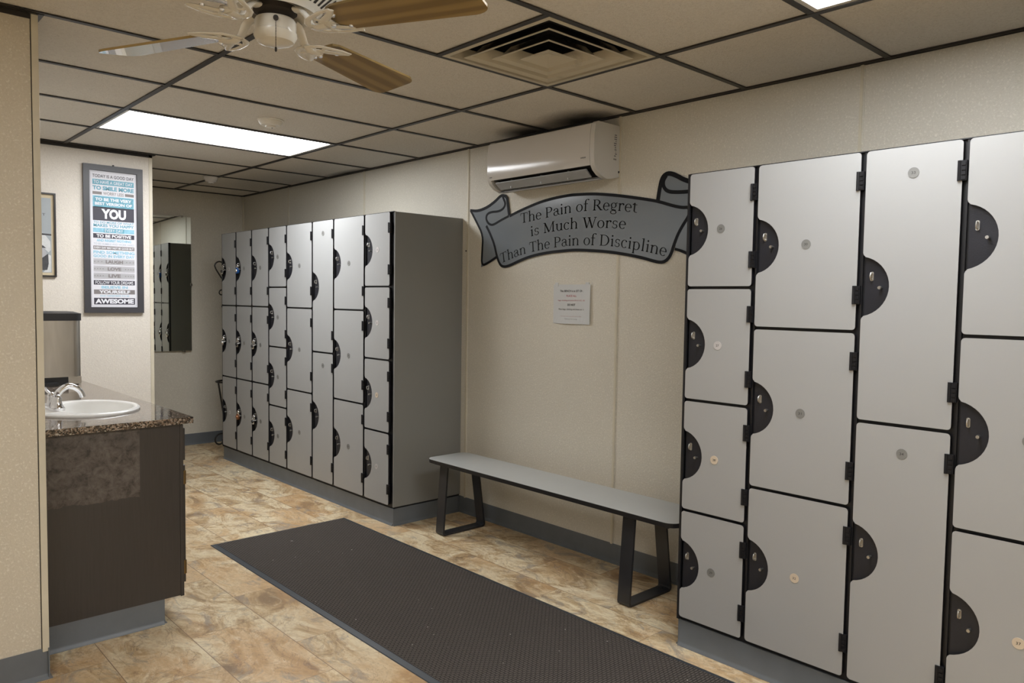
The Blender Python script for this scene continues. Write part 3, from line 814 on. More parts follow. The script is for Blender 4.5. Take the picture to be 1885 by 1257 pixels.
# stainless step bin standing on the counter
bx, by = .985, 4.92
r = thing('trash_bin', (bx, by, .862), 'stainless bin with black lid standing on the granite counter', 'bin')
def bin_outline(gx, gy):
    return [(bx + a, by + b) for a, b in rrect(-.155 - gx, .155 + gx, -.128 - gy, .128 + gy, .045, 6)]
m = MB(); m.prism(bin_outline(0, 0), lambda a, b, d: (a, b, d), .908, 1.222, 'steel')
m.box(bx - .12, bx + .155 - .01, by, by + .126, .866, .909, 'steel'); m.box(bx + .085, bx + .150, by - .122, by + .1, .866, .909, 'steel')
bw(m, 'body', r, True)
m = MB(); m.prism([(a * .97 + bx * .03, b * .97 + by * .03) for a, b in bin_outline(-.004, -.004)], lambda a, b, d: (a, b, d), .8625, .910, 'lid'); m.box(bx - .07, bx + .03, by - .165, by - .12, .864, .880, 'lid'); bw(m, 'base', r)
m = MB(); m.prism(bin_outline(.005, .005), lambda a, b, d: (a, b, d), 1.222, 1.262, 'lid')
o_ = bin_outline(.003, .003); o2 = [(bx + (a - bx) * .8, by + (b - by) * .8) for a, b in o_]; n = len(o_)
m.add([(a, b, 1.262) for a, b in o_] + [(a, b, 1.272) for a, b in o2], [[i, (i + 1) % n, n + (i + 1) % n, n + i] for i in range(n)] + [list(range(n, 2 * n))], 'lid')
bw(m, 'lid', r, True)

# ------------------------------------------------------------------ framed poster
def on_y(y0):                      # 2d sheet facing the camera side (-y)
    return lambda a, b, d: (a, y0 - d, b)
def on_x(x0):                      # 2d sheet on the long wall, a = world y
    return lambda a, b, d: (x0 - d, a, b)
def frame(m, fn, x0, x1, z0, z1, w, d0, d1, mat):
    for q in ([(x0, z0), (x1, z0), (x1 - w, z0 + w), (x0 + w, z0 + w)], [(x0, z1), (x1, z1), (x1 - w, z1 - w), (x0 + w, z1 - w)],
              [(x0, z0), (x0, z1), (x0 + w, z1 - w), (x0 + w, z0 + w)], [(x1, z0), (x1, z1), (x1 - w, z1 - w), (x1 - w, z0 + w)]):
        m.prism(q, fn, d0, d1, mat)
px0, px1, pz0, pz1 = 1.328, 1.688, 1.250, 2.212
r = thing('framed_poster', ((px0 + px1) / 2, YPW, pz0), 'tall narrow framed poster of blue and grey motivational words', 'poster')
f = on_y(YPW)
m = MB(); frame(m, f, px0, px1, pz0, pz1, .036, .002, .022, 'frame_dark'); frame(m, f, px0 + .033, px1 - .033, pz0 + .033, pz1 - .033, .005, .010, .018, 'frame_dark'); bw(m, 'frame', r, bevel=.0015)
m = MB(); ix0, ix1, iz0, iz1 = px0 + .036, px1 - .036, pz0 + .036, pz1 - .036
m.prism([(ix0, iz0), (ix1, iz0), (ix1, iz1), (ix0, iz1)], f, .002, .010, 'poster')
frame(m, f, ix0 + .007, ix1 - .007, iz0 + .009, iz1 - .009, .0012, .0100, .0104, 'p_grey')
ZA = lambda y: iz1 - (y - 112) / (896 - 112) * (iz1 - iz0)
SP = (iz1 - iz0) / (896 - 112)
L_, R_ = ix0 + .020, ix1 - .018; CX = (L_ + R_) / 2; WD = R_ - L_
def band(yc, h, mat, a=L_, b=R_, up=0):
    z = ZA(yc); hh = h * SP / 2
    m.prism([(a, z - hh), (b, z - hh), (b, z + hh), (a, z + hh)], f, .0100, .0104 + up * .0004, mat)
def line(txt, yc, h, mat, w=1., bold=.02, cx=None):
    put_text(m, txt, f, cx or CX, ZA(yc), h * SP, WD * w, mat, .0112, bold)
line('TODAY IS A GOOD DAY', 143, 18, 'p_dark', 1., .012)
band(177, 30, 'p_blue'); line('TO HAVE A GREAT DAY', 177, 18, 'p_white', .94, .01)
line('TO SMILE MORE', 211, 24, 'p_blue', 1., .05)
band(240, 16, 'p_grey', L_, L_ + WD * .22); band(240, 16, 'p_grey', R_ - WD * .22, R_); line('WORRY LESS', 240, 18, 'p_grey', .5, .01)
band(288, 66, 'p_lblue'); band(288, 58, 'p_blue', L_ + .006, R_ - .006, 1); line('TO BE THE VERY', 275, 18, 'p_white', .88, .04); line('BEST VERSION OF', 300, 17, 'p_white', .90, .04)
band(357, 78, 'p_dark'); line('YOU', 357, 58, 'p_white', .60, .05)
line('TO DO MORE OF WHAT', 406, 13, 'p_blue', .98, .015); line('MAKES YOU HAPPY', 424, 17, 'p_blue', .98, .03)
band(452, 25, 'p_lblue'); band(452, 25, 'p_blue', CX - WD * .25, CX + WD * .25, 1); line('EVERY DAY', 452, 17, 'p_white', .44, .0)
band(484, 26, 'p_dark'); line('TO BE POSITIVE', 484, 18, 'p_white', .84, .04)
line('AND REGRET NOTHING', 510, 15, 'p_lblue', .84, .04)
line('TO BE HUMBLE AND WORK HARD', 530, 12, 'p_faint', .98, .005)
band(552, 21, 'p_grey'); line('EVERY DAY MAY NOT BE GOOD BUT', 552, 12, 'p_white', .96, .02)
line('FIND SOMETHING', 578, 18, 'p_lblue', 1., .035); line('GOOD IN EVERY DAY', 600, 16, 'p_lblue', 1., .035)
for yc, tx, w in ((632, 'LAUGH', .42), (673, 'LOVE', .33), (713, 'LIVE', .30)):
    band(yc - 16, 2, 'p_grey'); band(yc + 16, 2, 'p_grey'); band(yc, 26, 'p_lgrey'); line(tx, yc, 20, 'p_grey', w, .05)
    k = 3 if tx == 'LAUGH' else 4
    for sg in (-1, 1):
        for i in range(k): line('*', yc, 7, 'p_grey', .03, .02, CX + sg * WD * (.47 - i * (.22 / k + .01)))
band(752, 26, 'p_dark'); line('FOLLOW YOUR DREAMS', 752, 19, 'p_white', .92, .01)
line('BELIEVE IN', 779, 15, 'p_lblue', .64, .035)
band(806, 26, 'p_grey'); line('YOURSELF', 806, 18, 'p_white', .76, .04)
line('AND REMEMBER TO BE', 829, 9, 'p_lblue', .72, 0)
band(860, 38, 'p_dark'); line('AWESOME', 860, 28, 'p_white', .94, .05)
bw(m, 'print', r)
m = MB(); m.tube([(CX, YPW - .001, pz1 + .002), (CX, YPW - .012, pz1 + .004)], .004, 'black', 8); m.lathe([(.0, 0), (.006, .002), (.006, .009), (.001, .010)], 'black', o=(CX, YPW - .012, pz1 - .001), seg=10); bw(m, 'hanging_nail', r)

# ------------------------------------------------------------------ smaller picture, half hidden by the wall end
qx0, qx1, qz0, qz1 = .84, 1.172, 1.476, 2.000
r = thing('framed_picture', ((qx0 + qx1) / 2, YPW, qz0), 'thin black framed grey photograph with cream mat, partly hidden by the wall end', 'picture')
m = MB(); frame(m, f, qx0, qx1, qz0, qz1, .010, .001, .018, 'frame_black'); bw(m, 'frame', r)
m = MB(); a0, a1, b0, b1 = qx0 + .01, qx1 - .01, qz0 + .01, qz1 - .01
m.prism([(a0, b0), (a1, b0), (a1, b1), (a0, b1)], f, .001, .006, 'matboard'); bw(m, 'mat_board', r)
m = MB(); a0, a1, b0, b1 = qx0 + .032, 1.147, 1.503, 1.968
m.prism([(a0, b0), (a1, b0), (a1, b1), (a0, b1)], f, .006, .0066, 'photo_grey')
m.prism([(a0, 1.757), (a1, 1.745), (a1, 1.735), (a0, 1.747)], f, .0066, .0070, 'photo_dark')
m.prism([(1.05, 1.737), (1.110, 1.742), (1.140, 1.70), (1.143, 1.645), (1.130, 1.63), (1.10, 1.66), (1.05, 1.655)], f, .0066, .0070, 'photo_white')
m.prism([(1.062, 1.658), (1.10, 1.662), (1.118, 1.63), (1.115, 1.60), (1.095, 1.585), (1.062, 1.585)], f, .0066, .0071, 'p_lgrey')
m.prism([(1.062, 1.67), (1.10, 1.672), (1.118, 1.655), (1.10, 1.657), (1.062, 1.655)], f, .0071, .0075, 'photo_dark')
m.prism([(1.04, 1.585), (1.09, 1.590), (1.108, 1.605), (1.128, 1.622), (1.130, 1.56), (1.122, 1.52), (1.04, 1.512)], f, .0066, .0073, 'photo_dark')
m.prism([(1.122, 1.62), (1.143, 1.61), (1.143, 1.505), (1.10, 1.505), (1.128, 1.54)], f, .0066, .0072, 'photo_white')
put_text(m, 'IT', f, 1.104, 1.865, .014, .024, 'ink', .0071, .0)
bw(m, 'photograph', r)

# ------------------------------------------------------------------ mirror on the back wall
f = on_y(YB)
r = thing('wall_mirror', (2.28, YB, .872), 'tall frameless mirror on the back wall, reflecting the end of the lockers', 'mirror')
mg = math.radians(2.6)
m = MB(); m.prism([(1.98, .872), (2.578, .872), (2.578, 2.078), (1.98, 2.078)], f, .002, .008, 'mirror', 'porcelain')
m.v = [(x, y - (x - 1.98) * math.tan(mg), z) for x, y, z in m.v]; bw(m, 'glass', r, bevel=.001)
for x, z, v in ((2.499, 2.080, 0), (2.082, 2.080, 0), (2.579, 1.472, 1), (2.513, .869, 0), (2.08, .869, 0)):
    m = MB(); a, b = (.012, .009) if not v else (.009, .012)
    off = (x - 1.98) * math.tan(mg); m.prism(rrect(x - a, x + a, z - b, z + b, .004), f, .0, .012 + off, 'clip'); bw(m, 'clip', r)

# ------------------------------------------------------------------ wall sign in the form of a ribbon
B_BODY= [(3.3537, 1.8702), (3.2796, 1.8912), (3.1834, 1.9136), (3.0902, 1.9324), (2.987, 1.9442), (2.8688, 1.9493), (2.8247, 1.9476), (2.707, 1.942), (2.5938, 1.9266), (2.485, 1.9084), (2.3549, 1.8826), (2.2797, 1.8661), (2.192, 1.8371), (2.1353, 1.8236), (2.1007, 1.824), (2.0951, 1.7889), (2.1327, 1.7411), (2.1594, 1.6997), (2.1814, 1.6498), (2.1988, 1.5992), (2.2268, 1.5722), (2.2559, 1.567), (2.2955, 1.5741), (2.3717, 1.5947), (2.4766, 1.6146), (2.5856, 1.6312), (2.6989, 1.6418), (2.817, 1.6499), (2.8919, 1.6491), (3.0181, 1.6447), (3.1498, 1.6307), (3.2523, 1.6078), (3.3439, 1.5789), (3.3945, 1.5703), (3.4315, 1.5809), (3.4623, 1.6312), (3.4864, 1.7064), (3.5255, 1.7729), (3.5648, 1.825), (3.5696, 1.8704), (3.5586, 1.8971), (3.5206, 1.9068), (3.4531, 1.9042), (3.4091, 1.9179), (3.3915, 1.9457), (3.3728, 1.92)]
B_OUT= [(3.3537, 1.8702), (3.2796, 1.8912), (3.1834, 1.9136), (3.0902, 1.9324), (2.987, 1.9442), (2.8688, 1.9493), (2.8247, 1.9476), (2.707, 1.942), (2.5938, 1.9266), (2.485, 1.9084), (2.3549, 1.8826), (2.2797, 1.8661), (2.192, 1.8371), (2.1353, 1.8236), (2.1007, 1.824), (2.0951, 1.7889), (2.1327, 1.7411), (2.1594, 1.6997), (2.1814, 1.6498), (2.1988, 1.5992), (2.2268, 1.5722), (2.2559, 1.567), (2.2955, 1.5741), (2.3717, 1.5947), (2.4766, 1.6146), (2.5856, 1.6312), (2.6989, 1.6418), (2.817, 1.6499), (2.8919, 1.6491), (3.0181, 1.6447), (3.1498, 1.6307), (3.2523, 1.6078), (3.3439, 1.5789), (3.3945, 1.5703), (3.4315, 1.5809), (3.4623, 1.6312), (3.4864, 1.7064), (3.5255, 1.7729), (3.5648, 1.825)]
B_CURL= [(3.3609, 1.8707), (3.4371, 1.8491), (3.4889, 1.8303), (3.519, 1.8272), (3.5498, 1.8416), (3.5696, 1.8704), (3.5586, 1.8971), (3.5206, 1.9068), (3.4531, 1.9042), (3.4091, 1.9179), (3.3915, 1.9457), (3.4104, 1.9765), (3.418, 1.9893)]
B_TAIL= [(3.7205, 1.9309), (3.6446, 1.9211), (3.5594, 1.9371), (3.4842, 1.9681), (3.4402, 1.9986), (3.4109, 2.0008), (3.3778, 1.9833), (3.3698, 1.9488), (3.3574, 1.8728), (3.4623, 1.6312), (3.4699, 1.6339), (3.5373, 1.5985), (3.6104, 1.5751), (3.6007, 1.676), (3.5947, 1.769), (3.6592, 1.8562)]
B_T1= [(3.7205, 1.9309), (3.6446, 1.9211), (3.5594, 1.9371), (3.4842, 1.9681), (3.4402, 1.9962), (3.4108, 1.9984), (3.3814, 1.9836), (3.3734, 1.9491), (3.3668, 1.9098), (3.3588, 1.8729)]
B_T2= [(3.7164, 1.929), (3.6592, 1.8562), (3.5947, 1.769), (3.6007, 1.676), (3.6066, 1.58), (3.5374, 1.601), (3.4698, 1.6314)]
B_RT= [(2.2797, 1.8661), (2.2674, 1.9446), (2.2587, 1.9794), (2.24, 1.999), (2.2113, 1.9998), (2.173, 1.9838), (2.1397, 1.9647), (2.1001, 1.947), (2.0476, 1.9263), (2.0034, 1.9294), (2.0316, 1.8451), (2.0515, 1.7705), (2.0089, 1.5586), (2.0453, 1.5787), (2.105, 1.598), (2.1759, 1.626), (2.1594, 1.6997), (2.1327, 1.7411), (2.0951, 1.7889), (2.1007, 1.824), (2.1353, 1.8236), (2.192, 1.8371)]
B_R1= [(2.2822, 1.8683), (2.2719, 1.9331), (2.2611, 1.9756), (2.2398, 1.9939), (2.2111, 1.9946), (2.1728, 1.9779), (2.1396, 1.9588), (2.1, 1.9431), (2.0476, 1.9263), (2.0034, 1.9294)]
B_R2= [(2.0466, 1.8977), (2.0985, 1.8969), (2.1609, 1.8989), (2.2227, 1.9066), (2.25, 1.9309), (2.2534, 1.963), (2.2348, 1.9866)]
B_R3= [(2.176, 1.6299), (2.1334, 1.6185), (2.103, 1.6057), (2.0454, 1.5826), (2.0089, 1.5586), (2.0515, 1.7705), (2.0034, 1.9294)]
L1= [(3.2606, 1.8201), (3.0709, 1.837), (2.8664, 1.8554), (2.6987, 1.8544), (2.5569, 1.8436), (2.4071, 1.82)]
L2= [(3.1745, 1.7399), (3.0663, 1.7543), (2.9418, 1.7624), (2.8097, 1.7657), (2.7031, 1.7626), (2.5908, 1.755), (2.4758, 1.7427)]
L3= [(3.4268, 1.5919), (3.3381, 1.617), (3.2322, 1.6422), (3.1103, 1.658), (2.994, 1.6702), (2.7955, 1.6764), (2.6341, 1.666), (2.5157, 1.6535), (2.4037, 1.6339), (2.3087, 1.6155), (2.2237, 1.5941)]

def ribbon(m, pts, w, d0, d1, mat):
    P = [Vector(p) for p in pts]
    # round the path a little
    for _ in range(2):
        Q = [P[0]]
        for a, b in zip(P, P[1:]): Q += [a * .75 + b * .25, a * .25 + b * .75]
        Q.append(P[-1]); P = Q
    Lf, Rt = [], []
    for i, p in enumerate(P):
        d = (P[min(i + 1, len(P) - 1)] - P[max(i - 1, 0)])
        if d.length < 1e-9: d = Vector((1, 0))
        d.normalize(); nrm = Vector((-d.y, d.x)); Lf.append(p + nrm * w / 2); Rt.append(p - nrm * w / 2)
    fn = on_x(XW); n = len(P)
    vs = [fn(*p, d1) for p in Lf] + [fn(*p, d1) for p in Rt] + [fn(*p, d0) for p in Lf] + [fn(*p, d0) for p in Rt]
    fs = []
    for i in range(n - 1):
        fs += [[i, i + 1, n + i + 1, n + i], [i, i + 1, 2 * n + i + 1, 2 * n + i], [n + i, n + i + 1, 3 * n + i + 1, 3 * n + i]]
    fs += [[0, n, 3 * n, 2 * n], [n - 1, 2 * n - 1, 4 * n - 1, 3 * n - 1]]
    m.add(vs, fs, mat)
fw = on_x(XW)
r = thing('ribbon_sign', (XW, 2.85, 1.56), 'grey ribbon shaped wall sign with black serif wording about regret and discipline', 'sign')
m = MB()
m.prism(B_TAIL, fw, .001, .0064, 'banner_grey', 'banner_black'); m.prism(B_RT, fw, .001, .0064, 'banner_grey', 'banner_black'); m.prism(B_BODY, fw, .001, .0070, 'banner_grey', 'banner_black')
bw(m, 'panel', r)
m = MB()
ribbon(m, B_OUT, .0155, .0060, .0082, 'banner_black'); ribbon(m, B_CURL, .0135, .0060, .0083, 'banner_black')
ribbon(m, B_T1, .017, .0058, .0081, 'banner_black'); ribbon(m, B_T2, .014, .0058, .0079, 'banner_black')
ribbon(m, B_R1, .022, .0058, .0080, 'banner_black'); ribbon(m, B_R2, .018, .0058, .0078, 'banner_black'); ribbon(m, B_R3, .013, .0058, .0077, 'banner_black')
bw(m, 'border', r)

# serif lettering drawn as strokes
def S(x0, y0, x1, y1, w):
    d = Vector((x1 - x0, y1 - y0)).normalized(); n = Vector((-d.y, d.x)) * w / 2
    return [(x0 + n.x, y0 + n.y), (x1 + n.x, y1 + n.y), (x1 - n.x, y1 - n.y), (x0 - n.x, y0 - n.y)]
def BX(x0, x1, y0, y1): return [(x0, y0), (x1, y0), (x1, y1), (x0, y1)]
def SF(x, y, hw=.085, up=1): # foot or head serif
    t_ = .032 * up
    return [(x - hw, y), (x + hw, y), (x + hw, y + t_ * .8), (x + .045, y + t_ * 1.8), (x - .045, y + t_ * 1.8), (x - hw, y + t_ * .8)]
def AR(cx, cy, rx, ry, a0, a1, wv=.085, wh=.034, n=16):
    out = []
    for i in range(n):
        q = []
        for k in (i, i + 1):
            a = math.radians(a0 + (a1 - a0) * k / n); q.append((cos(a), sin(a)))
        (c0, s0), (c1, s1) = q
        out.append([(cx + rx * c0, cy + ry * s0), (cx + rx * c1, cy + ry * s1), (cx + (rx - wv) * c1, cy + (ry - wh) * s1), (cx + (rx - wv) * c0, cy + (ry - wh) * s0)])
    return out
def DT_(x, y, r_): return [(x + r_ * cos(2 * PI * i / 10), y + r_ * sin(2 * PI * i / 10)) for i in range(10)]
def stem(x, y0, y1, w=.088): return BX(x - w / 2, x + w / 2, y0, y1)
def flag(x, y): return [(x - .12, y - .045), (x + .04, y), (x + .04, y - .05), (x - .044, y - .07), (x - .12, y - .065)]
G = {
 'T': (.66, [stem(.33, 0, .68), SF(.33, 0, .125), BX(.04, .62, .645, .685), S(.055, .67, .035, .52, .032), S(.605, .67, .625, .52, .032)]),
 'h': (.60, [stem(.13, 0, .74), SF(.13, 0), flag(.13, .76), stem(.46, 0, .31), SF(.46, 0)] + AR(.31, .30, .194, .19, 0, 150)),
 'e': (.50, AR(.255, .235, .225, .25, 8, 318) + [BX(.08, .465, .235, .272)]),
 'P': (.62, [stem(.15, 0, .685), SF(.15, 0, .11), BX(.04, .30, .652, .685), BX(.15, .30, .295, .33)] + AR(.29, .49, .275, .195, -90, 90, .095)),
 'a': (.51, AR(.215, .135, .185, .148, 40, 320, .08) + [stem(.365, .07, .34, .08), S(.37, .09, .49, .03, .06), S(.22, .285, .36, .31, .035)] + AR(.225, .335, .18, .155, 0, 150, .08) + [DT_(.09, .385, .045)]),
 'i': (.30, [stem(.15, 0, .46), SF(.15, 0), flag(.15, .48), DT_(.145, .64, .058)]),
 'n': (.60, [stem(.13, 0, .46), SF(.13, 0), flag(.13, .48), stem(.46, 0, .31), SF(.46, 0)] + AR(.31, .30, .194, .19, 0, 150)),
 'o': (.55, AR(.27, .235, .24, .25, 0, 360)),
 'f': (.36, [stem(.15, 0, .58), SF(.15, 0, .1), BX(.02, .32, .44, .478)] + AR(.29, .57, .184, .19, 60, 180, .085) + [DT_(.37, .71, .045)]),
 'R': (.70, [stem(.15, 0, .685), SF(.15, 0, .11), BX(.04, .30, .652, .685), BX(.15, .30, .315, .35), S(.33, .34, .60, .02, .095), SF(.63, 0, .075)] + AR(.29, .50, .255, .185, -90, 90, .095)),
 'g': (.51, AR(.235, .32, .195, .165, 0, 360, .08, .032) + AR(.245, -.10, .215, .125, 0, 360, .06, .036) + [S(.12, .20, .10, .085, .06), S(.10, .07, .40, .02, .06), S(.36, .44, .48, .475, .05)]),
 'r': (.43, [stem(.13, 0, .46), SF(.13, 0), flag(.13, .48), DT_(.36, .41, .058)] + AR(.31, .30, .194, .185, 60, 160, .07, .05)),
 't': (.35, [stem(.15, .10, .56), BX(.02, .31, .44, .478), S(.15, .56, .03, .45, .04)] + AR(.27, .115, .163, .125, 180, 300, .085)),
 's': (.44, AR(.215, .35, .155, .135, 30, 262, .062, .04) + AR(.21, .125, .17, .135, 82, -140, .064, .04) + [S(.345, .46, .352, .34, .03), S(.062, .14, .058, .02, .03)]),
 'M': (.93, [BX(.135, .178, 0, .685), SF(.155, 0, .10), stem(.77, 0, .685), SF(.77, 0, .115), S(.15, .66, .45, .03, .105), S(.755, .66, .455, .03, .04), BX(.03, .20, .652, .685), BX(.72, .89, .652, .685)]),
 'u': (.59, [stem(.13, .18, .48), stem(.45, .0, .48), flag(.13, .485), flag(.45, .485), BX(.45, .57, 0, .032)] + AR(.285, .185, .199, .2, 180, 340, .088)),
 'c': (.47, AR(.25, .235, .225, .25, 50, 318) + [DT_(.37, .40, .052)]),
 'W': (1.0, [S(.12, .68, .33, .0, .1), S(.33, .0, .50, .60, .04), S(.46, .68, .70, .0, .1), S(.70, .0, .90, .68, .04), BX(.01, .25, .652, .685), BX(.36, .58, .652, .685), BX(.80, .99, .652, .685)]),
 'D': (.77, [stem(.15, 0, .685), BX(.04, .34, .652, .685), BX(.04, .34, 0, .033)] + AR(.32, .3425, .39, .3425, -90, 90, .1, .033)),
 'l': (.30, [stem(.15, 0, .74), SF(.15, 0), flag(.15, .76)]),
 'p': (.58, [stem(.13, -.21, .46), SF(.13, -.23), flag(.13, .48)] + AR(.29, .235, .235, .25, -130, 130)),
 ' ': (.27, []),
}
def serif_line(m, txt, base, cap, d):
    """set the line along the baseline polyline (world y, z); first point is where the line starts"""
    B = [Vector(p) for p in base]
    for _ in range(2):
        Q = [B[0]]
        for a, b in zip(B, B[1:]): Q += [a * .75 + b * .25, a * .25 + b * .75]
        Q.append(B[-1]); B = Q
    cum = [0]
    for a, b in zip(B, B[1:]): cum.append(cum[-1] + (b - a).length)
    tot = sum(G[c][0] for c in txt); k = cum[-1] / tot; kz = cap / .685
    def at(s):
        s = max(0, min(cum[-1] - 1e-6, s))
        for i in range(len(B) - 1):
            if s <= cum[i + 1]:
                t_ = (s - cum[i]) / (cum[i + 1] - cum[i]); return B[i].lerp(B[i + 1], t_)
    x = 0; wi = 0
    for c in txt:
        if c == ' ': wi += 1
        elif wi not in m: m[wi] = MB()
        w = G[c][0]; p0 = at(x * k); p1 = at((x + w) * k); u = (p1 - p0).normalized()
        # letters stay nearly upright: half the slope is taken up by shear
        for poly in G[c][1]:
            vs = []
            for a, b in poly:
                yy = p0.x + u.x * a * k - (-u.y) * 0; zz = p0.y + u.y * a * k
                vs.append((yy - u.y * b * kz * .75 * (-1 if u.x > 0 else 1) * -1, zz + b * kz))
            m[wi].add([fw(a, b, d) for a, b in vs], [list(range(len(vs)))], 'sign_ink')
        x += w
for txt, base in (('The Pain of Regret', L1), ('is Much Worse', L2), ('Than The Pain of Discipline', L3)):
    words = {}
    serif_line(words, txt, base, .057, .0078)
    for k_ in sorted(words): tag(bw(words[k_], 'lettering', r), label='black serif word ' + txt.split(' ')[k_])

# ------------------------------------------------------------------ paper notice
r = thing('paper_notice', (XW, 2.847, 1.247), 'small white paper notice taped to the wall above the bench', 'notice')
m = MB(); y1_, y0_, zb, zt = 2.987, 2.708, 1.247, 1.463
nx, nz = 12, 6; vs = []; fs = []
def bulge(i, j):
    a = i / nx; b = j / nz
    return .0004 + .011 * max(0, a - .78) / .22 * (1 - b * .35) + .010 * max(0, .25 - b) / .25 * sin(PI * min(1, a * 1.1))
for j in range(nz + 1):
    for i in range(nx + 1): vs.append((XW - bulge(i, j), y1_ + (y0_ - y1_) * i / nx, zb + (zt - zb) * j / nz))
for j in range(nz):
    for i in range(nx): a = j * (nx + 1) + i; fs.append([a, a + 1, a + nx + 2, a + nx + 1])
m.add(vs, fs, 'paper')
def nt(txt, v, h, w, mat, bold=0, cx=.49):
    tv, tf = text_faces(txt, 1, 1, bold)
    x0 = min(a[0] for a in tv); x1 = max(a[0] for a in tv); z0_ = min(a[1] for a in tv); z1_ = max(a[1] for a in tv)
    out = []
    for a, b in tv:
        uu = cx + ((a - x0) / (x1 - x0) - .5) * w; vv = v + ((b - z0_) / (z1_ - z0_) - .5) * h
        i, j = uu * nx, vv * nz
        out.append((XW - bulge(i, j) - .0006, y1_ + (y0_ - y1_) * uu, zb + (zt - zb) * vv))
    m.add(out, tf, mat)
nt('This BENCH is to SIT ON.', .835, .055, .62, 'ink', .02)
nt('PLACE ALL', .71, .05, .27, 'red_ink', .01)
nt('bags, clothing and shoes IN A LOCKER', .59, .045, .72, 'red_ink', 0)
nt('DO NOT', .485, .055, .21, 'ink', .03)
nt('Place bags, clothing and shoes on or', .365, .05, .68, 'ink', .005)
nt('under the bench', .275, .042, .32, 'ink', 0)
nt('if lockers are full please ask at desk', .19, .034, .56, 'pink_ink', 0)
nt('Thank you for caring', .12, .036, .33, 'grey_ink', 0)
bw(m, 'sheet', r)
for yy in (2.962, 2.735):
    m = MB(); m.box(XW - .0032, XW, yy - .012, yy + .012, 1.452, 1.474, 'paper'); bw(m, 'tape', r)
m = MB(); m.tube([(XW, 3.761, 1.680), (XW - .006, 3.761, 1.680)], .005, 'black', 10); tag(m.build('wall_screw'), 'small dark screw in the wall between the lockers and the ribbon sign', 'screw')

# ------------------------------------------------------------------ wall air conditioner
ay0, ay1 = 2.532, 3.340
r = thing('air_conditioner', (XW, (ay0 + ay1) / 2, 1.99), 'white split air conditioner high on the wall above the ribbon sign', 'air conditioner')
# side profile (depth from wall, z)
prof = [(.004, 2.010), (.06, 1.996), (.105, 1.992), (.150, 2.006), (.180, 2.028), (.195, 2.050), (.201, 2.10), (.200, 2.20), (.190, 2.255), (.175, 2.268), (.004, 2.268)]
for ya, yb, nm in ((ay0, ay0 + .028, 'end_cap'), (ay1 - .028, ay1, 'end_cap')):
    m = MB(); m.prism(prof, lambda a, b, d: (XW - a, d, b), ya, yb, 'ac_matt'); bw(m, nm, r, True, .004)
    if nm == 'end_cap' and ya == ay0:
        ec = r.children[-1] if r.children else None
m = MB(); bodyp = [(.004, 2.012), (.095, 2.002), (.100, 2.06), (.165, 2.058), (.185, 2.07), (.185, 2.255), (.170, 2.264), (.004, 2.264)]
m.prism(bodyp, lambda a, b, d: (XW - a, d, b), ay0 + .028, ay1 - .028, 'ac_matt')
m.prism([(.075, 1.997), (.100, 1.996), (.100, 2.006), (.075, 2.006)], lambda a, b, d: (XW - a, d, b), ay0 + .028, ay1 - .028, 'ac_matt'); bw(m, 'housing', r)
m = MB()
fp = [(.186, 2.052), (.1965, 2.050), (.2015, 2.10), (.2010, 2.20), (.191, 2.256), (.182, 2.262), (.184, 2.20)]
m.prism(fp, lambda a, b, d: (XW - a, d, b), ay0 + .0295, ay1 - .003, 'ac'); 
put_text(m, 'inverter', lambda a, b, d: (XW - d, a, b), 0, 0, .0, .0, 'grey_ink', 0) if False else None
def mark(y_, z_, w, h, dep):       # tiny grey badge of letter-like strokes
    for i in range(5): m.box(XW - dep - .0006, XW - dep, y_ - w * (i + .7) / 5, y_ - w * i / 5, z_ + (h * .2 if i % 2 else 0), z_ + h, 'grey_ink')
mark(ay0 + .088, 2.088, .034, .008, .2004); mark(ay1 - .020, 2.064, .022, .006, .1985)
bw(m, 'front_panel', r, True)
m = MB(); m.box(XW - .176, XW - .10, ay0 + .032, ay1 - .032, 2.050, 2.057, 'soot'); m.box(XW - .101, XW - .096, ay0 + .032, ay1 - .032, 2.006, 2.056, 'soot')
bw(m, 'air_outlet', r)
m = MB(); m.prism([(.128, 2.006), (.133, 2.002), (.176, 2.034), (.175, 2.040), (.168, 2.040)], lambda a, b, d: (XW - a, d, b), ay0 + .075, ay1 - .045, 'ac_flap')
m.prism([(.092, 1.992), (.118, 1.990), (.121, 1.994), (.112, 2.000)], lambda a, b, d: (XW - a, d, b), ay0 + .030, ay1 - .030, 'ac_flap')
for yy in (ay0 + .22, ay0 + .42, ay1 - .15): m.box(XW - .150, XW - .120, yy, yy + .006, 2.005, 2.055, 'ac_flap')
bw(m, 'louver_flap', r, True)
m = MB()                                              # rating label on the side
random.seed(5)
for i in range(11):
    z_ = 2.215 - i * .0105; w = random.uniform(.006, .020)
    m.box(XW - .030 - w, XW - .030 + random.uniform(-.004, .004), ay0 - .0006, ay0, z_, z_ + .0055, 'grey_ink')
for i in range(3): m.box(XW - .050 + i * .008, XW - .046 + i * .008, ay0 - .0006, ay0, 2.092, 2.100, 'ink')
bw(m, 'side_label', r)
m = MB(); m.box(XW - .012, XW - .004, ay0 - .004, ay0 + .004, 2.030, 2.040, 'black'); bw(m, 'bracket_screw', r)

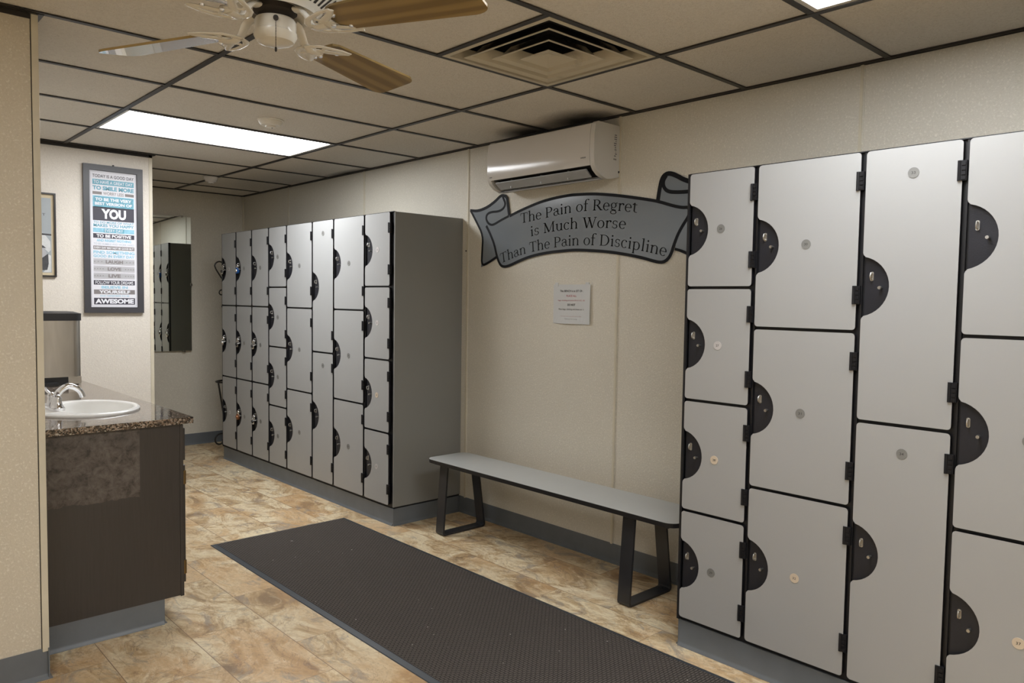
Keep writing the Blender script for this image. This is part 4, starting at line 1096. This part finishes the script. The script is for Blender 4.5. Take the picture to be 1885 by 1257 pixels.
# ------------------------------------------------------------------ wrought iron stand behind the lockers
ix, iy = 2.86, 6.80
r = thing('iron_stand', (ix, iy, 0), 'black wrought iron scroll stand half hidden behind the end of the long lockers', 'stand')
m = MB(); m.tube([(ix, iy, .06), (ix, iy, 1.75)], .009, 'iron', 10); m.lathe([(.001, 0), (.022, .012), (.022, .03), (.001, .045)], 'iron', o=(ix, iy, 1.745), seg=14); bw(m, 'pole', r, True)
def spiral(c, r0, r1, a0, a1, dirx, n=16):
    return [(dirx * (r0 + (r1 - r0) * i / n) * cos(math.radians(a0 + (a1 - a0) * i / n)) + c[0], (r0 + (r1 - r0) * i / n) * sin(math.radians(a0 + (a1 - a0) * i / n)) + c[1]) for i in range(n + 1)]
for ang in (180, 90, 0):
    ca, sa = cos(math.radians(ang)), sin(math.radians(ang))
    def tr(p): return (ix + p[0] * ca, iy + p[0] * sa * .8, p[1])
    m = MB()                                          # heart scroll
    path = [(.012, 1.44), (.06, 1.47), (.12, 1.54), (.165, 1.61)] + spiral((.125, 1.64), .052, .018, 0, 240, 1)
    m.tube([tr(p) for p in path], .0065, 'iron', 8)
    path = [(.012, 1.42)] + [(.05, 1.405), (.09, 1.415)] + spiral((.115, 1.400), .030, .012, 120, -150, 1, 12)
    m.tube([tr(p) for p in path], .006, 'iron', 8)
    path = [(.012, 1.20), (.05, 1.25)] + spiral((.092, 1.275), .040, .014, 200, -60, 1, 14)
    m.tube([tr(p) for p in path], .0055, 'iron', 8); bw(m, 'scroll_hook', r, True)
    m = MB(); path = [(.012, .16), (.07, .17), (.115, .13)] + spiral((.135, .070), .062, .020, 110, -200, 1, 18)
    m.tube([tr(p) for p in path], .0075, 'iron', 8)
    path = [(.012, .10), (.05, .05)] + spiral((.09, .045), .040, .015, 190, 420, 1, 12)
    m.tube([tr(p) for p in path], .007, 'iron', 8); bw(m, 'foot_scroll', r, True)
m = MB(); m.tube([(ix + .165 * cos(2 * PI * i / 28), iy + .12 * sin(2 * PI * i / 28), .60) for i in range(28)], .008, 'iron', 8, closed=True)
for ang in (186, 20, -50): m.tube([(ix + .155 * cos(math.radians(ang)), iy + .115 * sin(math.radians(ang)), .59), (ix + .10 * cos(math.radians(ang)), iy + .07 * sin(math.radians(ang)), .25), (ix + .02 * cos(math.radians(ang)), iy, .12)], .008, 'iron', 8)
bw(m, 'umbrella_basket', r, True)

# ------------------------------------------------------------------ camera, world, view
yaw, pit, rol = 0.7479, -0.0536, 0.0147
fwd = Vector((sin(yaw) * cos(pit), cos(yaw) * cos(pit), sin(pit)))
rt = Vector((cos(yaw), -sin(yaw), 0)); up = rt.cross(fwd)
rt2 = rt * cos(rol) + up * sin(rol); up2 = -rt * sin(rol) + up * cos(rol)
cam = D.cameras.new('camera'); cam.sensor_width = 36; cam.lens = 1402.66 / 1885 * 36; cam.clip_start = .02
co = D.objects.new('camera', cam); COL.objects.link(co)
co.matrix_world = Matrix(((rt2.x, up2.x, -fwd.x, 0), (rt2.y, up2.y, -fwd.y, 0), (rt2.z, up2.z, -fwd.z, 1.37), (0, 0, 0, 1)))
scene.camera = co
w = D.worlds.new('world'); scene.world = w; w.use_nodes = True
w.node_tree.nodes['Background'].inputs[0].default_value = (.5, .5, .5, 1); w.node_tree.nodes['Background'].inputs[1].default_value = .02
vs_ = scene.view_settings; vs_.view_transform = 'Standard'; vs_.look = 'None'; vs_.gamma = 1; vs_.use_curve_mapping = False
vs_.exposure = 0.30
scene.cycles.use_denoising = True
scene.cycles.max_bounces = 10; scene.cycles.diffuse_bounces = 6
scene.cycles.sample_clamp_indirect = 6
